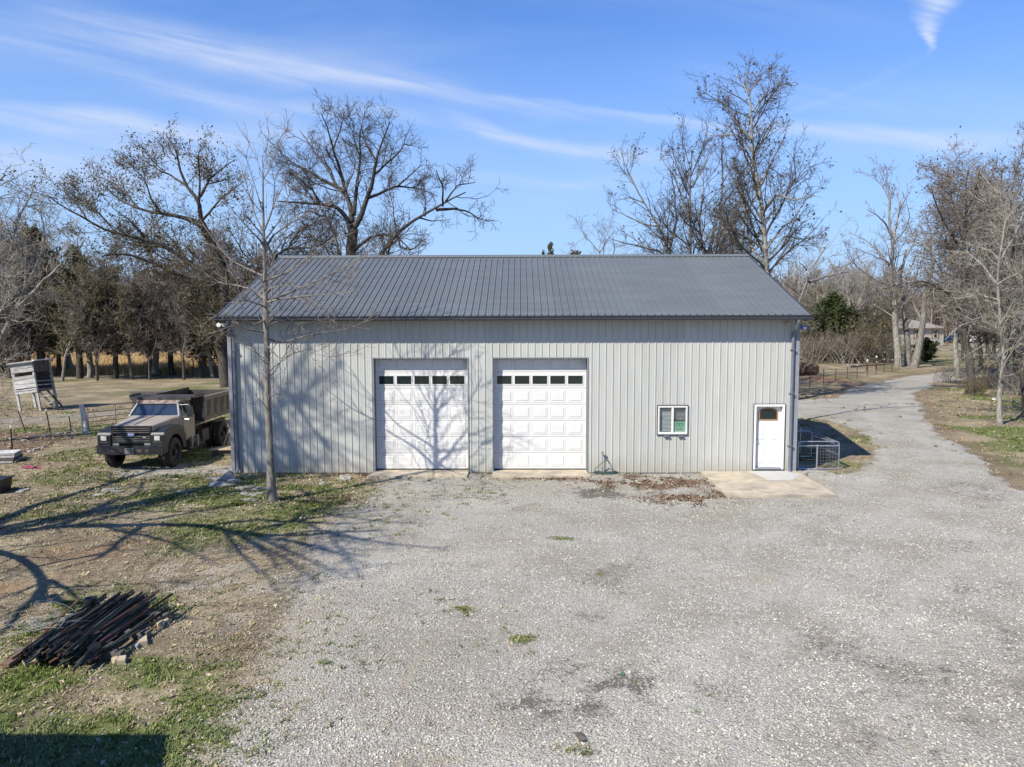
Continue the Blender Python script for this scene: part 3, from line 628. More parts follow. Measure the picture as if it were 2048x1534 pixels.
# great leaning tree with bronze buds
hero('leaning_tree', (450, 770), 24, 'huge leaning tree with brown buds sweeping left over the wood, beside the barn roof',
     [([(452, 775), (441, 673), (452, 618), (448, 560), (444, 520), (420, 477), (401, 446)], .48, .26, 0), ([(441, 673), (411, 596), (395, 584), (362, 550), (331, 535), (291, 520), (245, 504), (205, 512)], .30, .05, -3),
      ([(448, 590), (410, 545), (368, 517), (331, 495), (291, 477), (230, 464), (199, 458), (172, 437), (132, 419), (92, 390)], .28, .03, -4), ([(401, 446), (362, 434), (322, 426), (276, 417), (239, 400), (200, 365)], .2, .03, 2),
      ([(401, 446), (398, 403), (374, 373), (362, 348), (352, 300), (330, 268)], .2, .03, 0), ([(398, 395), (420, 357), (454, 330), (470, 318)], .13, .02, 3), ([(401, 446), (435, 403), (487, 363)], .12, .02, -3),
      ([(398, 403), (400, 350), (395, 310), (410, 290)], .1, .02, -2), ([(374, 373), (340, 350), (300, 330), (275, 310)], .1, .02, 3), ([(276, 417), (250, 385), (215, 360), (190, 352)], .09, .02, 1), ([(322, 426), (300, 395), (290, 360), (262, 330)], .09, .02, -3),
      ([(172, 437), (150, 400), (110, 370), (100, 355)], .08, .02, 2), ([(230, 464), (200, 430), (170, 400), (150, 375)], .08, .02, 3), ([(291, 477), (260, 440), (225, 415)], .09, .02, -2), ([(368, 517), (345, 480), (320, 455)], .09, .02, 3)], 31,
     LV(1.1, .36, 2.0, .5, 2.9, .5, 44, .07, .15, .011), B_dark, B_olive, dict(n=120000, size=.078, mat=L_brown, clump=1.5, thr=.27, jit=.2, mult=3))

# pale tree at the left edge
hero('pale_tree', (-60, 885), 6, 'pale barked crooked tree at the far left edge, nearest of the left wood',
     [([(-70, 890), (-42, 760), (0, 671), (14, 646), (30, 622), (46, 594), (58, 564), (53, 543), (48, 525), (57, 505), (50, 480)], .30, .03, 0), ([(30, 622), (50, 604), (67, 583), (88, 560), (109, 544), (124, 525)], .12, .03, -1),
      ([(58, 564), (70, 537), (83, 509), (86, 483), (90, 455), (80, 420)], .08, .02, 1), ([(-20, 700), (-15, 620), (0, 546), (14, 523), (23, 495), (26, 474), (0, 448), (-10, 400)], .13, .03, 1), ([(-42, 760), (-60, 640), (-70, 500), (-40, 400), (10, 350)], .16, .03, -1),
      ([(14, 646), (5, 600), (3, 560), (8, 540)], .05, .02, -2), ([(67, 583), (90, 590), (120, 592)], .03, .01, 1), ([(26, 474), (40, 430), (60, 395), (70, 360)], .06, .02, 1), ([(20, 640), (45, 645), (60, 632)], .04, .01, -1)], 33,
     LV(1.3, .38, 2.0, .48, 2.4, .5, 50, .04, .2, .007), B_pale, B_twigp)

# right: tall tree and clump behind the barn
hero('tall_bare_tree', (1532, 760), 20, 'tallest pale bare tree rising above the right end of the roof',
     [([(1534, 860), (1534, 700), (1532, 549), (1530, 481), (1530, 413), (1519, 363), (1510, 303), (1504, 261), (1504, 223), (1496, 185), (1493, 140)], .42, .03, 0), ([(1504, 223), (1523, 197), (1552, 178)], .08, .02, 1), ([(1500, 280), (1476, 248), (1451, 210), (1409, 185)], .13, .02, -1),
      ([(1512, 310), (1476, 269), (1425, 272), (1400, 262)], .09, .02, 2), ([(1496, 185), (1472, 150)], .06, .02, 1), ([(1496, 190), (1515, 160), (1532, 138)], .06, .02, -1), ([(1530, 418), (1553, 388), (1587, 401), (1629, 390)], .13, .02, -2), ([(1531, 500), (1560, 460), (1590, 435), (1610, 400)], .1, .02, 2),
      ([(1522, 370), (1545, 320), (1560, 290), (1575, 262)], .1, .02, 2), ([(1530, 450), (1500, 400), (1480, 350), (1470, 310)], .1, .02, -2), ([(1532, 540), (1500, 490), (1490, 430), (1478, 370)], .13, .02, 3), ([(1532, 520), (1570, 470), (1600, 480), (1640, 470)], .08, .02, 2), ([(1511, 306), (1535, 270), (1548, 240)], .07, .02, -2)], 41,
     LV(.95, .30, 1.6, .5, 2.3, .5, 44, .06, .16, .009), B_pale, B_twigd, dict(n=1500, size=.09, mat=L_brown, jit=.05))
hero('bare_tree', (1375, 760), 25, 'wide many-stemmed bare tree behind the right half of the roof ridge',
     [([(1370, 800), (1350, 600), (1337, 511), (1320, 452), (1286, 405), (1265, 363), (1250, 335)], .24, .03, 1), ([(1385, 800), (1384, 600), (1383, 507), (1379, 439), (1383, 375), (1385, 300)], .26, .03, -1), ([(1379, 439), (1349, 354), (1320, 312)], .12, .02, 2),
      ([(1395, 800), (1405, 600), (1417, 503), (1434, 439), (1451, 375), (1440, 300)], .24, .03, 1), ([(1345, 540), (1320, 500), (1265, 490), (1222, 478)], .13, .02, -2), ([(1400, 560), (1440, 500), (1475, 430), (1485, 360)], .15, .02, 2), ([(1383, 375), (1410, 330), (1425, 285)], .08, .02, 2),
      ([(1320, 452), (1290, 450), (1250, 430), (1225, 420)], .09, .02, 2), ([(1337, 511), (1352, 450), (1350, 390), (1340, 340)], .11, .02, -3), ([(1410, 540), (1400, 450), (1405, 380), (1410, 320)], .12, .02, 4), ([(1286, 405), (1260, 395), (1235, 400)], .07, .02, 1)], 42,
     LV(.95, .34, 1.5, .5, 2.1, .5, 40, .08, .14, .009), B_grey, B_twigd, dict(n=3500, size=.10, mat=L_brown, clump=2.2, thr=.5, jit=.1))
hero('bare_tree', (1215, 760), 30, 'low thin bare tree peeping over the roof ridge left of the wide one',
     [([(1225, 800), (1222, 600), (1215, 540), (1200, 505), (1180, 485), (1165, 470)], .16, .02, 0), ([(1215, 540), (1230, 500), (1225, 470)], .1, .02, 1), ([(1200, 505), (1215, 480), (1230, 460)], .06, .02, 1)], 43, LV(.9, .35, 1.7, .5, 2.2, .5), B_grey, B_twig)
hero('bare_tree', (1480, 760), 34, 'bare tree crowded between the tallest tree and the wide many-stemmed one',
     [([(1490, 800), (1488, 600), (1484, 505), (1490, 430), (1480, 350), (1465, 320)], .22, .03, 0), ([(1486, 540), (1520, 470), (1555, 400), (1570, 360)], .13, .02, 2), ([(1484, 505), (1455, 440), (1440, 400)], .12, .02, -2), ([(1490, 430), (1520, 380), (1540, 330)], .1, .02, 1)], 44,
     LV(.9, .34, 1.5, .5, 2.0, .5, 40, .08, .14, .008), B_grey, B_twigd)
CLEAR = [(1560, 1720, 640, 800)]
hero('dead_tree', (1592, 845), 12, 'crooked leafless tree leaning right just behind the barn corner',
     [([(1586, 850), (1590, 720), (1596, 610), (1603, 589), (1615, 566), (1611, 548), (1615, 537), (1632, 523), (1642, 508), (1648, 499), (1656, 485)], .17, .02, 0), ([(1619, 564), (1630, 560), (1646, 554), (1683, 546), (1700, 545)], .09, .02, 1), ([(1683, 546), (1694, 530), (1711, 517), (1744, 501)], .06, .01, 1),
      ([(1613, 540), (1606, 530), (1598, 524)], .04, .01, -1), ([(1643, 507), (1636, 490), (1640, 478)], .04, .01, 1), ([(1613, 538), (1612, 520), (1603, 508)], .03, .01, 1), ([(1604, 592), (1580, 575), (1560, 560)], .04, .01, -1)], 45,
     LV(.5, .28, 1.2, .4, 1.4, .4, 50, .03, .2, .008), B_grey, B_twig)

# right side trees along the lane
CLEAR = [(1838, 1900, 630, 694), (1770, 1838, 642, 690), (1886, 1925, 662, 692), (1938, 1990, 664, 690)]
hero('bare_tree', (1800, 735), 56, 'tall pale forked tree left of the lane, its crown open to the sky',
     [([(1797, 738), (1795, 660), (1783, 557), (1786, 481), (1777, 430), (1776, 395), (1790, 368)], .50, .05, 0), ([(1786, 481), (1795, 440), (1800, 415), (1820, 385)], .2, .03, 1), ([(1786, 481), (1773, 450), (1755, 430), (1735, 420)], .16, .03, -2), ([(1784, 540), (1760, 505), (1730, 480), (1700, 465)], .16, .03, 2), ([(1783, 560), (1810, 520), (1830, 480), (1840, 440)], .16, .03, -2),
      ([(1800, 415), (1795, 390), (1800, 366)], .1, .02, 1), ([(1783, 570), (1750, 560), (1710, 530), (1690, 490)], .14, .02, -3), ([(1796, 640), (1750, 610), (1730, 600)], .12, .02, 2)], 51, LV(.6, .36, 1.1, .5, 1.5, .5, 46, .07, .17, .014), B_pale, B_twig)
hero('bare_tree', (1815, 735), 58, 'middle grey trunk of the three before the beige house',
     [([(1817, 738), (1812, 660), (1806, 600), (1800, 560), (1812, 500)], .50, .10, 0), ([(1806, 600), (1830, 560), (1850, 500)], .2, .03, 2), ([(1812, 650), (1845, 610), (1870, 570)], .15, .03, -2)], 52, LV(.4, .34, .8, .5, 1.1, .5, 46, .08, .17, .016), B_grey, B_twig)
hero('bare_tree', (1832, 735), 55, 'rightmost of the three grey trunks before the beige house',
     [([(1828, 738), (1838, 690), (1845, 650), (1850, 600), (1865, 540), (1860, 480)], .55, .08, 0), ([(1845, 650), (1825, 600), (1830, 550)], .25, .05, 1)], 53, LV(.35, .30, .8, .5, 1.1, .5, 46, .10, .17, .016), B_grey, B_twig)
hero('bare_tree', (1915, 757), 40, 'straight pale trunk beside the lane bend, second tree from the roadside',
     [([(1914, 758), (1912, 700), (1913, 620), (1910, 560), (1905, 500), (1915, 440), (1925, 380)], .30, .04, 0), ([(1912, 600), (1880, 540), (1850, 480), (1840, 450)], .16, .03, 2), ([(1910, 560), (1940, 500), (1950, 440)], .15, .03, -2), ([(1906, 520), (1885, 450), (1880, 400)], .12, .02, -3)], 54,
     LV(1.0, .4, 1.6, .5, 2.3, .5, 48, .04, .18, .014), B_pale, B_twig, dict(n=16000, size=.10, mat=L_brown, jit=.2, clump=2., thr=.34))
hero('bare_tree', (1935, 786), 27, 'stout dark trunk with a stump-like base at the lane bend, under dense twigs',
     [([(1938, 790), (1936, 760), (1932, 700), (1934, 640), (1928, 560), (1925, 490), (1930, 430), (1935, 340)], .36, .04, 0), ([(1932, 640), (1900, 590), (1850, 560), (1800, 570), (1770, 578)], .14, .02, -2), ([(1928, 560), (1960, 500), (1985, 450), (2000, 380)], .17, .03, 2), ([(1926, 500), (1890, 450), (1870, 400), (1860, 370)], .13, .02, -2),
      ([(1934, 660), (1970, 620), (2000, 590)], .1, .02, 2), ([(1930, 430), (1950, 390), (1960, 340)], .09, .02, -3), ([(1925, 470), (1905, 420), (1900, 370)], .1, .02, 3)], 55,
     LV(1.3, .42, 2.0, .5, 2.7, .5, 50, .03, .18, .011), B_dark, B_twig, dict(n=24000, size=.085, mat=L_brown, jit=.2, clump=2., thr=.34))
hero('bare_tree', (2000, 850), 11.2, 'pale leaning trunk in the grass nearest the right edge, with a dark crook halfway',
     [([(2000, 852), (1998, 800), (2001, 740), (2006, 700), (2000, 640), (1995, 560), (2000, 500), (2010, 440)], .17, .03, 0), ([(2006, 745), (1990, 715), (1975, 692), (1968, 690), (1950, 700)], .08, .02, -1), ([(2001, 650), (2030, 600), (2060, 570)], .08, .02, -1), ([(1996, 570), (1965, 530), (1930, 500)], .07, .02, 1), ([(1998, 660), (1960, 640), (1920, 650), (1890, 680)], .05, .015, -1), ([(1997, 600), (1960, 590), (1900, 600)], .06, .015, 1.5), ([(2000, 520), (2030, 470), (2050, 420)], .06, .02, 1)], 56,
     LV(1.5, .4, 2.2, .5, 2.6, .5, 50, .02, .2, .006), B_pale, B_twigp, dict(n=2500, size=.06, mat=L_brown, jit=.08, clump=1.))
hero('bare_tree', (2050, 850), 14, 'dark leaning trunk cut by the right edge of the view',
     [([(2052, 850), (2048, 770), (2042, 730), (2030, 690), (2015, 660), (2010, 620), (2025, 560), (2030, 480), (2020, 400)], .22, .03, 0), ([(2042, 730), (2060, 660), (2075, 600)], .15, .03, 0), ([(2015, 640), (1990, 590), (1960, 560)], .08, .02, -1), ([(2028, 520), (2055, 460), (2060, 400)], .08, .02, -1), ([(2030, 470), (2000, 420), (1990, 370)], .07, .02, 2)], 57,
     LV(1.5, .4, 2.2, .5, 2.6, .5, 50, .03, .2, .007), B_dark, B_twigp, dict(n=4000, size=.07, mat=L_brown, jit=.08, clump=1.2))
hero('bare_tree', (2040, 760), 36, 'dense brownish tree whose crown fills the upper right corner of the wood',
     [([(2035, 770), (2030, 660), (2020, 580), (2010, 520), (2015, 450), (2025, 380), (2040, 310)], .34, .04, 0), ([(2020, 580), (1980, 520), (1950, 470), (1940, 420)], .17, .03, -2), ([(2012, 500), (1985, 440), (1975, 390), (1960, 350)], .15, .03, 2), ([(2018, 560), (2050, 500), (2070, 440)], .15, .03, 1), ([(2015, 450), (2000, 390), (2005, 340)], .12, .03, -3), ([(2025, 400), (2045, 360), (2060, 320)], .1, .02, 2)], 58,
     LV(1.2, .42, 1.9, .5, 2.6, .5, 48, .05, .18, .012), B_grey, B_twig, dict(n=26000, size=.09, mat=L_brown, jit=.2, clump=2., thr=.34))

CLEAR = []
# the tree outside the frame on the left whose shadow lies over the soil and the wall
rootS = tree_root('shade_tree', (0, 0, 0), 'wide bare tree left of the view whose branches shade the soil')
def shl(pts, h0, h1, r0, r1):
    n = len(pts); return ([SH(p[0], p[1], h0+(h1-h0)*i/(n-1)) for i, p in enumerate(pts)], [r0+(r1-r0)*i/5 for i in range(6)])
tb = SH(-330, 1120, 3.4); tb0 = np.array([tb[0]-.6, tb[1]-.6, 0.])
ms = [([tb0, tb0+(.2, .2, 2.), tb], [.42, .34, .30]),
      shl([(-330, 1120), (-100, 1082), (60, 1062), (150, 1050), (290, 1050), (420, 1052), (480, 1068), (560, 1075), (640, 1070), (760, 1062)], 3.4, 9.8, .21, .04), shl([(150, 1050), (240, 1030), (330, 1000), (450, 985), (600, 978)], 4.6, 9.5, .12, .03),
      shl([(60, 1062), (170, 1035), (210, 1010), (270, 990), (290, 960)], 4.5, 8., .11, .03), shl([(290, 1050), (230, 1090), (190, 1120), (110, 1140)], 5.5, 6., .08, .03), shl([(-150, 1095), (-20, 1060), (120, 1030), (300, 1010), (440, 965), (530, 940)], 4.2, 10.5, .18, .04),
      shl([(480, 1068), (520, 1100), (545, 1112), (560, 1140)], 7.8, 8.8, .06, .02), shl([(-60, 1080), (60, 1010), (250, 960), (420, 900), (470, 880)], 4.3, 11.5, .17, .05), shl([(420, 1052), (520, 1040), (620, 1045), (720, 1050), (800, 1030)], 6., 10.5, .09, .02),
      shl([(300, 1040), (420, 1020), (560, 1000), (700, 1010)], 5.5, 10.5, .09, .03), shl([(500, 1068), (600, 1110), (690, 1150)], 8., 10., .06, .02), shl([(560, 1075), (640, 1100), (720, 1110)], 8.3, 10., .05, .02), shl([(600, 978), (640, 1010), (700, 1020)], 9., 10.5, .05, .02), shl([(440, 1055), (500, 1130), (560, 1180)], 7., 8.5, .05, .02)]
def wshl(pts, zs, r0, r1):
    out = []
    for (px, py), s_ in zip(pts, zs): out.append(I(px, py, 0)-LDIR*s_)
    return (out, [r0+(r1-r0)*i/5 for i in range(6)])
pk = SH(-150, 1095, 4.2)
for a_, b_, r0_ in (([(455, 800), (500, 860), (560, 900), (600, 925)], (17, 17, 16, 16), .09), ([(470, 700), (520, 760), (570, 850), (600, 930)], (20, 19, 18, 17), .08), ([(480, 860), (540, 830), (620, 780), (680, 720)], (18, 18, 19, 19), .06), ([(540, 740), (580, 800), (620, 850), (660, 900)], (19, 19, 18, 18), .06), ([(520, 900), (560, 820), (580, 740), (620, 690)], (17, 18, 19, 20), .06)):
    q_ = wshl(a_, b_, r0_, .05); q_ = ([pk+(q_[0][0]-pk)*0., pk+(q_[0][0]-pk)*.5+np.array([0, 0, 1.2])]+q_[0], q_[1]); ms.append(q_)
ms += [shl(a_, h0_, h1_, r0_, .02) for a_, h0_, h1_, r0_ in (([(480, 1068), (600, 1040), (700, 1028), (800, 1018)], 8.3, 12., .08), ([(480, 1068), (620, 1090), (730, 1130)], 8.3, 11., .07), ([(520, 1075), (640, 1060), (760, 1085), (900, 1100)], 8.6, 12., .07), ([(450, 1060), (560, 1110), (640, 1165)], 8., 10., .06), ([(540, 1060), (680, 1005), (770, 990)], 9., 12., .06), ([(600, 1040), (660, 1070), (720, 1160)], 9.3, 11., .05), ([(560, 1052), (620, 1020), (720, 1040), (860, 1050)], 9., 12.5, .06), ([(200, 1052), (330, 1080), (430, 1130)], 7., 9., .06), ([(120, 1055), (220, 1000), (380, 975)], 7., 9., .07))]
ms2 = [shl([(-420, 1000), (-100, 1085), (0, 1112), (60, 1128), (95, 1160), (105, 1200)], 2.5, 4.4, .12, .06), shl([(95, 1160), (60, 1210), (20, 1245), (-30, 1290)], 4.3, 5.2, .08, .03), shl([(105, 1190), (140, 1215), (148, 1235)], 4.4, 4.8, .06, .03), shl([(95, 1160), (130, 1175), (160, 1200)], 4.3, 4.8, .06, .02),
       shl([(105, 1200), (200, 1215), (330, 1228), (400, 1240)], 4.4, 6.5, .06, .02), shl([(70, 1135), (130, 1120), (200, 1110), (270, 1080)], 4.2, 5.5, .05, .02)]
lvS = [dict(dens=1.4, t0=.2, ang=45, lr=.30, wander=.15, up=.05, K=7, minr=.014, rk=.013, lmin=.6, lmax=2.8), dict(dens=2.6, t0=.15, ang=45, lr=.5, wander=.18, up=.03, K=5, minr=.010, rk=.012, lmin=.4, lmax=1.5), dict(dens=3., t0=.1, ang=45, lr=.5, wander=.2, up=.03, K=3, minr=.008, rk=.010, lmin=.25, lmax=.8)]
make_tree(ms, T(61), lvS, rootS, B_dark, B_twigd)
rootS2 = tree_root('shade_tree', (0, 0, 0), 'smaller bare tree left of the view with a low forked trunk')
g0 = SH(-420, 1000, 2.5); ms2.append(([g0*[1, 1, 0], g0*[1, 1, .5]+[.02, 0, 0], g0], [.34, .28, .26]))
make_tree(ms2, T(62), lvS, rootS2, B_dark, B_twigd)
# slim tree nearest the garage: throws the forked shadow on the left door (the front tree does that); nothing more here

# ---- generic kinds
def generic(name, h, seed, mt, mc, spread=.5, leaf=None, mr=.014, dens=1., nl=9, low=.25, group=None, label='', rt=None):
    r = T(seed); root = empty(name, (0, 0, 0), 0, label, 'tree', group); pts = [np.zeros(3)]; d = np.array([0, 0, 1.])
    for i in range(8): d = d+r.normal(size=3)*.10; d[2] = abs(d[2])+.15; d /= np.linalg.norm(d); pts.append(pts[-1]+d*h/8)
    rt = rt or h*.018; ms = [(pts, [rt*1.25, rt, rt*.8, rt*.6, rt*.35, .02])]
    for k in range(nl):
        t = low+(.92-low)*(k+r.random())/nl; q = t*8; i = int(q); p = pts[i]*(1-(q-i))+pts[min(i+1, 8)]*(q-i); az = r.random()*6.283; L = h*spread*(1.05-t*.75)*(.7+.5*r.random())
        e = np.array([math.cos(az), math.sin(az), .55+.5*t]); e /= np.linalg.norm(e); b = [p]
        for j in range(5): e = e+r.normal(size=3)*.13; e[2] += .09; e /= np.linalg.norm(e); b.append(b[-1]+e*L/5)
        ms.append((b, [rt*.5*(1.1-t*.6), rt*.35, rt*.2, .02]))
    return make_tree(ms, r, LV(.8*dens, .4, 1.4*dens, .5, 2.0*dens, .5, 46, .06, .17, mr), root, mt, mc, leaf)
def cedar(name, h, w, seed, lm, label, n=9500, low=.12, group=None, bt=B_dark, size=.13):
    r = T(seed); root = empty(name, (0, 0, 0), 0, label, 'tree', group)
    z = np.linspace(0, h, 9); tp = np.stack([np.cumsum(r.normal(size=9)*.05), np.cumsum(r.normal(size=9)*.05), z], 1); rt = h*.022
    P, q = resample(tp, [rt*1.2, rt, rt*.7, rt*.4, .02], 18); tr = Acc(); tr.add(*tubes(P[None], q[None], 8)); link('trunk', tr.mesh('trunk', bt), root)
    nb = 150; t = low+(1-low)*r.random(nb)**.9; az = r.random(nb)*6.283; lob = 1+.35*np.sin(az*3+seed)+.3*r.normal(size=nb)*.6
    prof = np.clip(np.minimum((t-low+.05)/.22, (1.02-t)/.62), .06, 1); L = w*prof*np.clip(lob, .35, 1.6)
    st = np.stack([np.interp(t*h, z, tp[:, 0]), np.interp(t*h, z, tp[:, 1]), t*h], 1); D = np.stack([np.cos(az), np.sin(az), .25+.5*t], 1); D /= np.linalg.norm(D, axis=1, keepdims=True)
    K = 6; B = np.zeros((nb, K, 3)); B[:, 0] = st
    for k in range(1, K): D = D+r.normal(size=(nb, 3))*.14; D[:, 2] += .03; D /= np.linalg.norm(D, axis=1, keepdims=True); B[:, k] = B[:, k-1]+D*(L/(K-1))[:, None]
    Rb = np.linspace(.035, .008, K)[None]*np.ones((nb, 1)); q2 = grow(B, Rb, r=r, dens=2.2, t0=.15, ang=50, lr=.4, wander=.2, up=.04, K=4, minr=.008, lmin=.3, lmax=1.)
    cr = Acc(); cr.add(*tubes(B, Rb, 4)); cr.add(*tubes(*q2, 3)); link('crown', cr.mesh('crown', B_twigd), root)
    C = np.concatenate([flat_pts(q2[0][:, 1:]), flat_pts(B[:, 2:])]); C = C[r.integers(0, len(C), n)]
    Vv, Ff = leafcards(C, size, r, .13, 1.9, .2); link('foliage', mesh_np('foliage', Vv, Ff, lm), root); return root
def thicket(name, h, w, seed, mc, label, cat='bush', n=34, mr=.008, leaf=None):
    r = T(seed); root = empty(name, (0, 0, 0), 0, label, cat); P = []; Q = []
    for k in range(n):
        a = r.random()*6.283; d = np.array([math.cos(a)*.6, math.sin(a)*.6, 1.]); d /= np.linalg.norm(d); p = np.array([r.normal()*w*.3, r.normal()*w*.3, 0]); L = h*(.6+.5*r.random()); pts = [p]
        for j in range(5): d = d+r.normal(size=3)*.16; d /= np.linalg.norm(d); pts.append(pts[-1]+d*L/5)
        a_, b_ = resample(pts, [.035, .02, .008], 10); P.append(a_); Q.append(b_)
    P = np.array(P); Q = np.array(Q); cr = Acc(); cr.add(*tubes(P, Q, 5)); l1 = grow(P, Q, r=r, dens=2.2, t0=.2, ang=45, lr=.35, wander=.2, up=.03, K=5, minr=mr, lmin=.4, lmax=1.8); l2 = grow(*l1, r=r, dens=3., t0=.1, ang=50, lr=.5, wander=.25, up=.02, K=4, minr=mr*.8, lmin=.25, lmax=.8)
    cr.add(*tubes(*l1, 3)); cr.add(*tubes(*l2, 3)); link('stems', cr.mesh('stems', mc), root)
    if leaf:
        C = flat_pts(l2[0][:, 1:]); C = C[r.integers(0, len(C), leaf[1])]; Vv, Ff = leafcards(C, .09, r, .08); link('foliage', mesh_np('foliage', Vv, Ff, leaf[0]), root)
    return root
def at(o, px, py, rz=0., s=1., depth=None):
    g = G(px, py) if depth is None else I(px, py, depth)*[1, 1, 0]; o.location = g; o.rotation_euler[2] = rz; o.scale = (s,)*3 if not isinstance(s, tuple) else s; return o

# left wood, front row standing in the pasture
c1 = at(cedar('cedar_tree', 11.5, 3.6, 71, L_cedar, 'dark cedar with a bare lower trunk, standing right of the wooden hut', low=.20), 160, 757, .3)
c2 = at(cedar('cedar_tree', 9.5, 3.6, 72, L_cedar, 'dark cedar on the thickest straight trunk at the pasture edge', low=.20), 233, 757, 1.2)
at(copy_tree(c1, label='shaggy cedar whose trunk splits low, second from the barn in the pasture row'), 343, 750, 2.2, .88)
at(copy_tree(c2, label='dark cedar in the pasture row closest to the barn wall'), 402, 756, 4.1, .80)
at(copy_tree(c1, label='tall dark cedar with olive top rising behind the pale crooked tree'), 85, 752, 3.6, 1.18)
at(copy_tree(c2, label='dark cedar behind the pale tree at the left edge'), 5, 752, .4, 1.1)
at(copy_tree(c2, label='small cedar between the two trunks behind the hut'), 120, 750, .4, .9)
at(copy_tree(c1, label='cedar half hidden behind the leaning tree trunk'), 300, 750, 5.1, .85)
at(copy_tree(c2, label='cedar tucked against the left gable of the barn'), 452, 742, 2.0, .8)
p1 = at(cedar('cedar_tree', 6.4, 2.5, 74, L_pine, 'bright green young cedar above the wire fence right of the barn', n=16000, low=.04, size=.12), 1664, 722, 0, (1.2, 1.2, 1.28))
at(copy_tree(p1, label='small dark green cedar beside the three grey trunks'), 1852, 724, 1.4, (.6, .6, .45))
at(copy_tree(p1, label='olive green cedar among twigs between fence and beige house'), 1742, 712, 2.4, (1.0, 1.0, 1.0))
sp = cedar('cedar_tree', 13, 1.9, 75, L_cedar, 'taller of the two tiny cedar tips above the roof ridge', n=6000, low=.3)
at(sp, 1098, 700, 0, (.7, .7, 1.05), depth=60); at(copy_tree(sp, label='smaller of the two tiny cedar tips above the roof ridge'), 1084, 700, 1, (.5, .5, 1.0), depth=62); at(copy_tree(sp, label='broad dark cedar tip above the ridge, right of the two tiny ones'), 1147, 700, 2, (1.7, 1.7, 1.0), depth=62)

# thickets of bare brush
t1 = thicket('brush_thicket', 4.6, 3.2, 81, B_olive, 'olive brown thicket under the left wood', leaf=(L_bronze, 1500))
t2 = thicket('brush_thicket', 4.2, 3.0, 82, B_twig, 'grey brown thicket at the fence')
def ordn(i, n): return ['leftmost', 'second from the left', 'third from the left', 'fourth from the left', 'fifth from the left', 'sixth from the left', 'seventh from the left', 'eighth from the left', 'ninth from the left'][i] if i < n-3 or i > n-1 else ['third from the right', 'second from the right', 'rightmost'][i-n+3]
def relabel(L, text_, grp):
    L = sorted(L, key=lambda o: (o.location[0]-CAM[0])/(o.location[1]-CAM[1])); n = len(L)
    for i, o in enumerate(L):
        if n <= 12: o['label'] = text_+', '+ordn(i, n)+' of '+str(n)
        else: o['label'] = text_+', number '+str(i+1)+' counted from the left'
        o['group'] = grp
tl = [(-10, 752, 1.5, 0), (20, 754, 1.4, 1), (448, 752, 1.2, 0)]
LL = []
for i, (px, py, s, k) in enumerate(tl):
    o = [t1, t2][k] if i < 2 else copy_tree([t1, t2][k]); LL.append(at(o, px, py, i*1.3, (s, s, s*1.05)))
relabel(LL, 'tall bare thicket among the left cedars', 'bare thickets among the left cedars')
tr_ = [(1610, 727, 1.15), (1635, 724, .9), (1690, 727, 1.2), (1712, 726, 1.3), (1735, 724, 1.2), (1756, 722, 1.1), (1775, 724, .8), (1650, 720, 1.3), (1700, 716, 1.5), (1725, 712, 1.3)]
LL = []
for i, (px, py, s) in enumerate(tr_):
    o = copy_tree([t2, t1][i % 2]); LL.append(at(o, px, py, i*1.7, s))
relabel(LL, 'tangled bare thicket beyond the right wire fence', 'bare thickets beyond the right fence'); LL = []
for i, (px, py, s) in enumerate([(1890, 765, .45), (1960, 792, .4), (2035, 790, .6), (2060, 775, .6), (1985, 775, .45), (1975, 760, .5)]):
    o = copy_tree([t2, t1][i % 2]); LL.append(at(o, px, py, i*1.7, s))
relabel(LL, 'low bare scrub right of the lane', 'low scrub right of the lane')

# middle-distance bare trees
ga = generic('bare_tree', 13, 91, B_grey, B_twig, .42, mr=.018, label='x'); gb = generic('bare_tree', 12, 92, B_pale, B_twig, .5, mr=.018, label='x', dens=1.1, leaf=dict(n=6000, size=.14, mat=L_brown, jit=.15, clump=2.))
gc = generic('bare_tree', 11, 93, B_dark, B_olive, .55, mr=.018, label='x', dens=1.2, leaf=dict(n=5000, size=.14, mat=L_bronze, jit=.15, clump=2.)); gd_ = generic('bare_tree', 14, 94, B_pale, B_twigp, .3, mr=.016, label='x', dens=.8)
ge = generic('bare_tree', 11.5, 95, B_dark, B_twig, .50, mr=.017, label='x', dens=1.25, nl=17, low=.27, rt=.125)
gf = generic('bare_tree', 11, 96, B_grey, B_olive, .55, mr=.017, label='x', dens=1.25, nl=16, low=.27, rt=.13, leaf=dict(n=9000, size=.10, mat=L_bronze, jit=.2, clump=2., thr=.4))
GS = [ga, gb, gc, gd_, ge, gf]; used = [False]*6; PLS = {}
def place(k, px, py, s, lab, grp, depth=None, rz=None):
    o = GS[k] if not used[k] else copy_tree(GS[k]); used[k] = True
    at(o, px, py, (px*7.1+py) % 6.28 if rz is None else rz, s, depth); PLS.setdefault((lab, grp), []).append(o)
for i, (px, py, s, k) in enumerate([(60, 756, 1.0, 4), (125, 762, .85, 5), (195, 761, .85, 4), (265, 758, .95, 5), (300, 760, .85, 4), (368, 760, .85, 4), (425, 757, 1.0, 5), (470, 752, 1.0, 4), (20, 756, 1.15, 4), (-30, 756, 1.1, 5), (515, 750, .9, 4), (90, 751, 1.15, 5), (445, 748, 1.1, 4), (40, 753, 1.05, 0), (180, 755, .95, 3), (310, 751, 1.05, 3), (405, 753, 1.0, 0), (145, 747, 1.2, 1)]):
    place(k, px, py, s, 'grey bare tree behind the left cedars', 'bare trees behind the left cedars')
